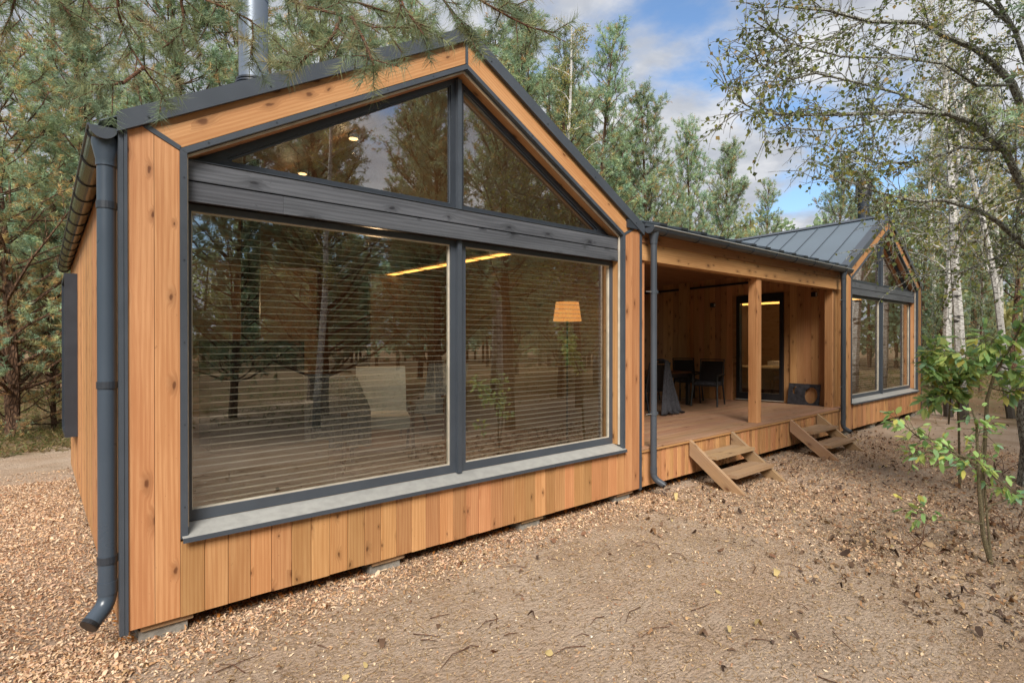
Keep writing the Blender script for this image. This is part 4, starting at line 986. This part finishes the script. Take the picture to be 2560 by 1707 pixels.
# lichen-covered birch leaning in from the right
rng = np.random.default_rng(31); segs = []; LP = []; LC = []
BR = [
 ([(2700, 500, 7.4), (2620, 350, 7.1), (2560, 277, 7.0), (2529, 214, 6.9), (2493, 165, 6.8), (2439, 125, 6.6), (2359, 89, 6.4), (2292, 58, 6.2), (2171, 49, 5.9), (2060, 25, 5.7), (1960, 20, 5.5)], .075),
 ([(2720, 700, 7.4), (2640, 560, 7.1), (2560, 482, 6.9), (2525, 420, 6.8), (2497, 375, 6.7), (2470, 330, 6.6), (2448, 312, 6.5), (2359, 290, 6.3), (2247, 281, 6.0), (2136, 281, 5.8), (2010, 290, 5.6), (1900, 285, 5.4), (1850, 255, 5.3)], .07),
 ([(2680, 720, 7.2), (2560, 616, 6.6), (2500, 560, 6.4), (2448, 527, 6.3), (2360, 505, 6.1), (2290, 500, 6.0), (2203, 480, 5.8), (2120, 455, 5.7)], .045),
 ([(2529, 214, 6.9), (2440, 215, 6.6), (2360, 160, 6.3), (2260, 150, 6.1), (2100, 140, 5.8), (1980, 110, 5.6), (1890, 60, 5.4)], .022),
 ([(2497, 375, 6.7), (2400, 375, 6.4), (2300, 400, 6.2), (2200, 405, 6.0), (2110, 370, 5.8)], .022),
 ([(2359, 290, 6.3), (2260, 235, 6.1), (2150, 205, 5.9), (2040, 180, 5.7), (1950, 200, 5.5), (1880, 150, 5.4)], .018),
 ([(2247, 281, 6.0), (2160, 315, 5.9), (2060, 330, 5.7), (1950, 320, 5.6)], .014),
 ([(2171, 49, 5.9), (2090, 90, 5.8), (1990, 130, 5.6), (1900, 130, 5.5)], .012),
 ([(2620, 350, 7.1), (2580, 200, 7.0), (2540, 80, 6.9), (2460, -60, 6.8), (2400, -160, 6.7)], .05),
 ([(2540, 80, 6.9), (2440, 20, 6.6), (2330, -30, 6.4), (2200, -50, 6.2), (2080, -40, 6.0)], .025),
 ([(2448, 527, 6.3), (2380, 570, 6.2), (2300, 590, 6.0), (2220, 600, 5.9)], .014),
 ([(2560, 616, 6.6), (2480, 640, 6.4), (2400, 680, 6.3), (2330, 690, 6.2)], .014),
]
tr_pts = [at(2580, 1215, 7.5), at(2582, 1120, 7.5), at(2570, 1040, 7.45), at(2580, 960, 7.4), at(2610, 880, 7.4), at(2650, 780, 7.4), at(2700, 640, 7.4), at(2700, 500, 7.4), at(2640, 250, 7.3), at(2560, -50, 7.2)]
tr_pts[0][2] = -.05
segs.append(([p.tolist() for p in tr_pts], [.16, .125, .12, .12, .115, .11, .105, .1, .075, .05]))
def twig(q, d, l, r, depth, den):
    pts = bez(q, d, l, rng, 5, -.05, .2); segs.append((pts.tolist(), [r*(1-k/6.) + .0012 for k in range(6)]))
    if depth:
        for k in range(5):
            i = rng.integers(1, 5); twig(pts[i], unit(unit(pts[i+1]-pts[i])+rng.normal(0, .6, 3)), l*rng.uniform(.35, .65), r*.55, depth-1, den)
    n_ = rng.poisson(den*l*11); f = rng.uniform(.3, 5, n_); i = np.minimum(4, f.astype(int)); ff = (f-i)[:, None]
    LP.append(pts[i]*(1-ff)+pts[i+1]*ff+rng.normal(0, .02, (n_, 3)))
    cc = np.array([(.24, .29, .09), (.18, .24, .09), (.34, .36, .10), (.15, .20, .09), (.42, .32, .10)]); LC.append(cc[rng.choice(5, n_, p=[.32, .3, .16, .16, .06])]*rng.uniform(.75, 1.2, (n_, 1)))
for pts, r_ in BR:
    q = np.array([at(*p) for p in pts]); n_ = len(q); q[1:-1] += rng.normal(0, .02, (n_-2, 3))
    segs.append((q.tolist(), [r_*.72*(1-i/(n_+.3))+.003 for i in range(n_)]))
    for i in range(1, n_):
        for k in range(6):
            d = unit(unit(q[i]-q[i-1])+rng.normal(0, .6, 3)); fpos = rng.random()
            b0 = q[i-1]*(1-fpos)+q[i]*fpos
            leafy = 1.0 if i > n_*.45 else .5
            twig(b0, d, rng.uniform(.3, .75), .005, 1, leafy)
LP = np.concatenate(LP); LC = np.concatenate(LC); V, F, c = leafquads(rng, LP, LC, .046, .9)
t = thing('birch_tree', 'lichen-covered birch leaning in from the right edge over the clearing', 'birch tree')
put('trunk', tubes_np(segs, 8), B_LICHEN, t, smooth=True, shear=False); o = bpy.data.objects.new('leaves', npmesh('leaves', V, F, LEAF, c)); COL.objects.link(o); o.parent = t

# ------------------------------------------------------------ saplings
def sapling(base_px, stems, label, leafs=.09, seed=1, den=7, cols=None):
    rng = np.random.default_rng(seed); cols = cols or [(.36, .52, .18), (.28, .46, .18), (.46, .54, .17), (.55, .50, .14), (.26, .44, .26)]
    t = thing('sapling', label, 'sapling'); segs = []; LPs, LD, LCs = [], [], []
    for pts, r_, st in stems:
        q = np.array([at(*p) for p in pts])
        if pts[0][3:] == () and len(pts[0]) == 3 and st < 0: q[0][2] = -.03
        n_ = len(q); segs.append((q.tolist(), [r_*(1-i/(n_+.5))+.0015 for i in range(n_)]))
        for i in range(1, n_):
            l_ = np.linalg.norm(q[i]-q[i-1])
            if i/n_ < abs(st): continue
            for k in range(int(l_*den*14)+2):
                f = rng.random(); p0 = q[i-1]*(1-f)+q[i]*f; d = unit(unit(q[i]-q[i-1])*.5+rng.normal(0, .8, 3)); l = rng.uniform(.05, .16)
                segs.append(([p0.tolist(), (p0+d*l).tolist()], [.0025, .0015]))
                for j in range(rng.integers(2, 5)):
                    LPs.append(p0+d*l*rng.uniform(.6, 1.)); LD.append(unit(d+rng.normal(0, .6, 3)+np.array([0, 0, -.35]))); LCs.append(np.array(cols[rng.choice(5, p=[.3, .25, .22, .1, .13])])*rng.uniform(.75, 1.2))
    P_, D_, C_ = np.array(LPs), np.array(LD), np.array(LCs); n_ = len(P_)
    s = unit(np.cross(D_, np.array([0, 0, 1.])+rng.normal(0, .35, (n_, 3)))); sz = leafs*rng.uniform(.6, 1.25, (n_, 1)); nn_ = np.cross(D_, s)
    dr_ = np.array([0, 0, -1.])*sz*.18
    V = np.stack([P_, P_+D_*sz*.35+s*sz*.24+nn_*sz*.07, P_+D_*sz*.75+s*sz*.20+dr_*.4, P_+D_*sz*1.05+dr_, P_+D_*sz*.75-s*sz*.20+dr_*.4, P_+D_*sz*.35-s*sz*.24+nn_*sz*.07], 1).reshape(-1, 3)
    F = np.arange(len(V)).reshape(-1, 6)
    put('stem', tubes_np(segs, 7), B_STEM, t, smooth=True, shear=False)
    o = bpy.data.objects.new('leaves', npmesh('leaves', V, F, LEAF, np.repeat(C_, 6, 0))); COL.objects.link(o); o.parent = t
sapling(None, [
 ([(2482, 1408, 4.9), (2460, 1340, 4.9), (2450, 1230, 4.9), (2445, 1130, 4.9), (2442, 1060, 4.9), (2430, 1020, 4.9)], .020, -.55),
 ([(2480, 1405, 4.9), (2470, 1300, 4.95), (2462, 1200, 4.95), (2455, 1120, 5.0), (2470, 1060, 5.0)], .010, .6),
 ([(2448, 1165, 4.9), (2400, 1140, 4.85), (2350, 1105, 4.8), (2300, 1095, 4.75), (2265, 1065, 4.7), (2235, 1045, 4.7)], .009, .1),
 ([(2445, 1150, 4.9), (2380, 1135, 4.8), (2290, 1128, 4.8), (2272, 1120, 4.8)], .006, .5),
 ([(2455, 1160, 4.9), (2490, 1195, 4.9), (2530, 1225, 4.95), (2560, 1250, 5.0)], .009, .2),
 ([(2458, 1310, 4.9), (2400, 1300, 4.8), (2330, 1300, 4.75), (2275, 1265, 4.7)], .007, .75),
 ([(2460, 1290, 4.9), (2480, 1262, 4.9), (2520, 1250, 4.9), (2570, 1255, 4.9)], .006, .9),
], 'leafy green sapling in front at the right with a thin dark stem', .075, 3, 2.6)
sapling(None, [
 ([(2455, 1075, 6.4), (2468, 1000, 6.3), (2485, 940, 6.2), (2520, 880, 6.1), (2560, 800, 6.0), (2600, 720, 6.)], .020, -.45),
 ([(2485, 940, 6.2), (2440, 900, 6.1), (2400, 880, 6.1), (2360, 890, 6.1)], .008, .1), ([(2500, 915, 6.2), (2540, 930, 6.1), (2590, 940, 6.1)], .008, .1),
 ([(2520, 880, 6.1), (2490, 850, 6.1), (2460, 850, 6.0)], .006, .2), ([(2475, 970, 6.3), (2520, 980, 6.3), (2560, 975, 6.3)], .006, .2),
], 'tall sapling with arching olive stem leaning right over the path', .12, 5, 2.8)
sapling(None, [
 ([(2400, 1065, 7.4), (2397, 1000, 7.4), (2400, 940, 7.3), (2415, 890, 7.3)], .014, -.4), ([(2398, 980, 7.4), (2370, 920, 7.3), (2340, 880, 7.2), (2350, 850, 7.2)], .008, .2),
 ([(2372, 1060, 7.4), (2378, 980, 7.3), (2350, 940, 7.3), (2320, 915, 7.2), (2330, 880, 7.2)], .010, .4), ([(2390, 960, 7.3), (2420, 930, 7.3), (2440, 920, 7.3)], .006, .1),
 ([(2378, 980, 7.3), (2340, 990, 7.2), (2320, 1010, 7.2)], .006, .3),
], 'bright green sapling close to the right corner of the far wing', .13, 9, 4.2)
def twiggy(label, pts, seed, n=10, h=.45):
    rng = np.random.default_rng(seed); segs = []
    for k in range(n):
        p0 = px_ground(*pts)+np.array([rng.normal(0, .12), rng.normal(0, .12), -.02]); q = bez(p0, np.array([rng.normal(0, .35), rng.normal(0, .35), 1]), h*rng.uniform(.5, 1.1), rng, 6, -.02, .25); segs.append((q.tolist(), [.005, .0045, .004, .003, .002, .0015, .001]))
        for j in range(3):
            i = rng.integers(1, 5); qq = bez(q[i], rng.normal(0, 1, 3)+np.array([0, 0, .4]), h*.35, rng, 3, 0, .3); segs.append((qq.tolist(), [.002, .0015, .001, .0008]))
    t = thing('dry_shrub', label, 'shrub'); put('twigs', tubes_np(segs, 4), B_TWIG, t, shear=False)
twiggy('bare twiggy shrub on the sand between the two saplings', (2487, 1185), 2, 9, .55)
twiggy('leafless brown twigs left of the front sapling', (2290, 1380), 3, 7, .45)
twiggy('low dry twigs by the lichen birch foot', (2530, 1330), 4, 10, .4)
# ------------------------------------------------------------ litter on the ground
rng = np.random.default_rng(55)
def scatter_quads(name, label, cat, Pxy, size, asp, cols, tilt, lift=.004, bend=.3, zoff=0., m=LITTER):
    n = len(Pxy); z = gz(Pxy[:, 0], Pxy[:, 1])+lift+rng.random(n)*lift*2+zoff; c0 = np.column_stack([Pxy, z])
    a = rng.uniform(0, 6.283, n); d = np.stack([np.cos(a), np.sin(a), rng.normal(0, tilt, n)], 1); d = unit(d)
    s = unit(np.cross(np.array([[0, 0, 1.]])+rng.normal(0, tilt, (n, 3)), d)); up_ = np.cross(d, s)
    sz = size*rng.lognormal(0, .35, (n, 1)); w_ = sz*asp*rng.uniform(.6, 1.3, (n, 1))
    mid = up_*sz*bend*rng.normal(.3, .5, (n, 1)); c0[:, 2] += np.abs(d[:, 2])*sz[:, 0]*.5
    V = np.stack([c0-d*sz*.5-s*w_*.3, c0-d*sz*.05-s*w_*.5+mid, c0+d*sz*.5-s*w_*.2, c0+d*sz*.45+s*w_*.3, c0+s*w_*.5+mid, c0-d*sz*.5+s*w_*.3], 1).reshape(-1, 3)
    F = np.arange(len(V)).reshape(-1, 6); F = np.stack([F[:, [0, 1, 4, 5]], F[:, [1, 2, 3, 4]]], 1).reshape(-1, 4)
    c = np.array(cols)[rng.integers(0, len(cols), n)]*rng.uniform(.75, 1.25, (n, 1)); c = np.repeat(c, 6, 0)
    o = bpy.data.objects.new(name, npmesh(name, V, F, m, c)); COL.objects.link(o); tag(o, label, cat, kind='stuff'); return o
def field(n, x0, x1, y0, y1, f):
    x = rng.uniform(x0, x1, n); y = rng.uniform(y0, y1, n); k = rng.random(n) < f(x, y); return np.column_stack([x, y])[k]
def blob(x, y, s=1.3): return .5+.5*np.sin(x*s*2.1+1.3*np.sin(y*s*1.7))*np.cos(y*s*2.6+.8*np.sin(x*s*1.9))
CH = [(.60, .42, .26), (.52, .34, .20), (.66, .50, .34), (.42, .25, .13), (.30, .16, .09), (.56, .37, .25)]
A = field(85000, -2.6, .02, -.75, 7.6, lambda x, y: np.clip((1-.0*x)*(np.where(y > 6.6, .15, 1.)), 0, 1))
B_ = field(32000, -.6, 5.6, -.62, .35, lambda x, y: np.clip(1.05-np.abs(y+.02)*(1.7-.8*np.clip(.9-x, 0, 1)), 0, 1)**1.6)
C_ = field(80000, 5.0, 12.5, -3.6, .4, lambda x, y: np.clip(1.1-np.abs(y+1.5)*.42, 0, 1)*(.35+.65*blob(x, y, .8)))
scatter_quads('wood_chips', 'pale wood chips strewn along the cabin walls', 'wood chips', np.concatenate([A, B_, C_]), .0195, .45, CH, .35)
Bs = field(30000, -1.2, 6.5, -4.4, -.3, lambda x, y: .12+.5*blob(x+1, y, 1.2)**2)
scatter_quads('scattered_chips', 'pale chips trodden into the sand', 'wood chips', Bs, .015, .45, CH, .25, .003)
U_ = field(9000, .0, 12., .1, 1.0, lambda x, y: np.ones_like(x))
scatter_quads('tinted_shavings', 'shavings tinted reddish in the gap under the floor', 'shavings', U_, .03, .45, [(.50, .19, .05), (.38, .13, .035), (.25, .09, .03)], .4)  # orange tone of the underfloor gap is put into the colour of these shavings
Dk = np.concatenate([field(4200, 4.6, 13, -4.2, .3, lambda x, y: .2+.6*blob(x, y, 1.5)), field(1700, 4.3, 9.5, -4.4, -2.2, lambda x, y: .9+0*x), field(380, -.3, 5, -4, -.2, lambda x, y: .6*blob(x, y)), field(2500, 12, 24, -6, .5, lambda x, y: .6*blob(x, y, .6))])
scatter_quads('dead_leaves', 'dark fallen leaves scattered over the clearing', 'dead leaves', Dk, .033, .6, [(.10, .06, .04), (.15, .09, .055), (.07, .045, .035), (.24, .13, .07), (.30, .20, .12)], .5, .006, .8)
Sd = field(80000, -1.2, 7.5, -4.4, -.1, lambda x, y: .45+.5*blob(x, y, .7))
scatter_quads('pine_needle_litter', 'fine brown needles and crumbs on the trodden sand', 'needle litter', Sd, .030, .085, [(.30, .17, .09), (.22, .12, .06), (.42, .28, .17), (.16, .10, .06)], .12, .002, .1)
Sc = field(30000, -1.2, 6.5, -4.4, -.1, lambda x, y: .3+.6*blob(x+2, y, .9))
scatter_quads('soil_crumbs', 'small pale crumbs and bark bits on the sand', 'crumbs', Sc, .012, .6, [(.40, .28, .18), (.48, .35, .24), (.26, .16, .09), (.34, .22, .13)], .4, .003, .5)
Lv_ = np.concatenate([field(260, -.6, 9, -4.3, -.1, lambda x, y: .9+0*x), field(900, 5.5, 13, -4.3, -.1, lambda x, y: blob(x, y, 1.1))])
scatter_quads('curled_leaves', 'curled brown and yellow birch leaves dropped on the sand', 'leaves', Lv_, .034, .75, [(.40, .26, .13), (.22, .12, .07), (.44, .34, .15), (.13, .08, .05), (.20, .12, .07)], .3, .006, .6)
Pb = field(900, -1, 10, -4.4, -.1, lambda x, y: .9+0*x)
scatter_quads('small_pebbles', 'pale pebbles and bark flakes lying on the sand', 'pebbles', Pb, .012, .9, [(.55, .50, .43), (.45, .38, .30), (.30, .24, .19)], .15, .002, .5)
sg = []
for i in range(150):
    x, y = rng.uniform(-1, 9), rng.uniform(-4.3, -.3); a = rng.uniform(0, 6.28); l = rng.uniform(.06, .28); z = float(gz(np.array(x), np.array(y)))+.008
    sg.append(([(x, y, z), (x+math.cos(a)*l*.5, y+math.sin(a)*l*.5, z+.012), (x+math.cos(a+.2)*l, y+math.sin(a+.2)*l, z)], [.0035, .003, .0015]))
tag(put('fallen_twigs', tubes_np(sg, 5), B_TWIG, shear=False), 'short brown twigs dropped on the trodden sand', 'twigs', kind='stuff')
# forest floor plants
Fl = np.concatenate([field(26000, -6, 3, 9.5, 26, lambda x, y: .8*blob(x, y, .5)), field(30000, 14, 40, -7, 14, lambda x, y: np.where((y > -3.2) & (x < 24) & (y < .2), .03, .75)*blob(x, y, .5)), field(16000, -10, 30, -24, -8, lambda x, y: .7*blob(x, y, .5))])
n_ = len(Fl); PF = np.column_stack([Fl, gz(Fl[:, 0], Fl[:, 1])])
Dg = unit(rng.normal(0, .6, (n_, 3))+np.array([0, 0, 1.]))
cg = np.array([(.22, .15, .07), (.14, .16, .05), (.30, .22, .10), (.12, .13, .05)])[rng.integers(0, 4, n_)]
V, F, c = needles(rng, PF, Dg, np.full(n_, .08), 3, .22, .02, cg, .9)
o = bpy.data.objects.new('undergrowth', npmesh('undergrowth', V, F, LEAF, c)); COL.objects.link(o); tag(o, 'low dry grass and bilberry growing under the trees', 'undergrowth', kind='stuff')
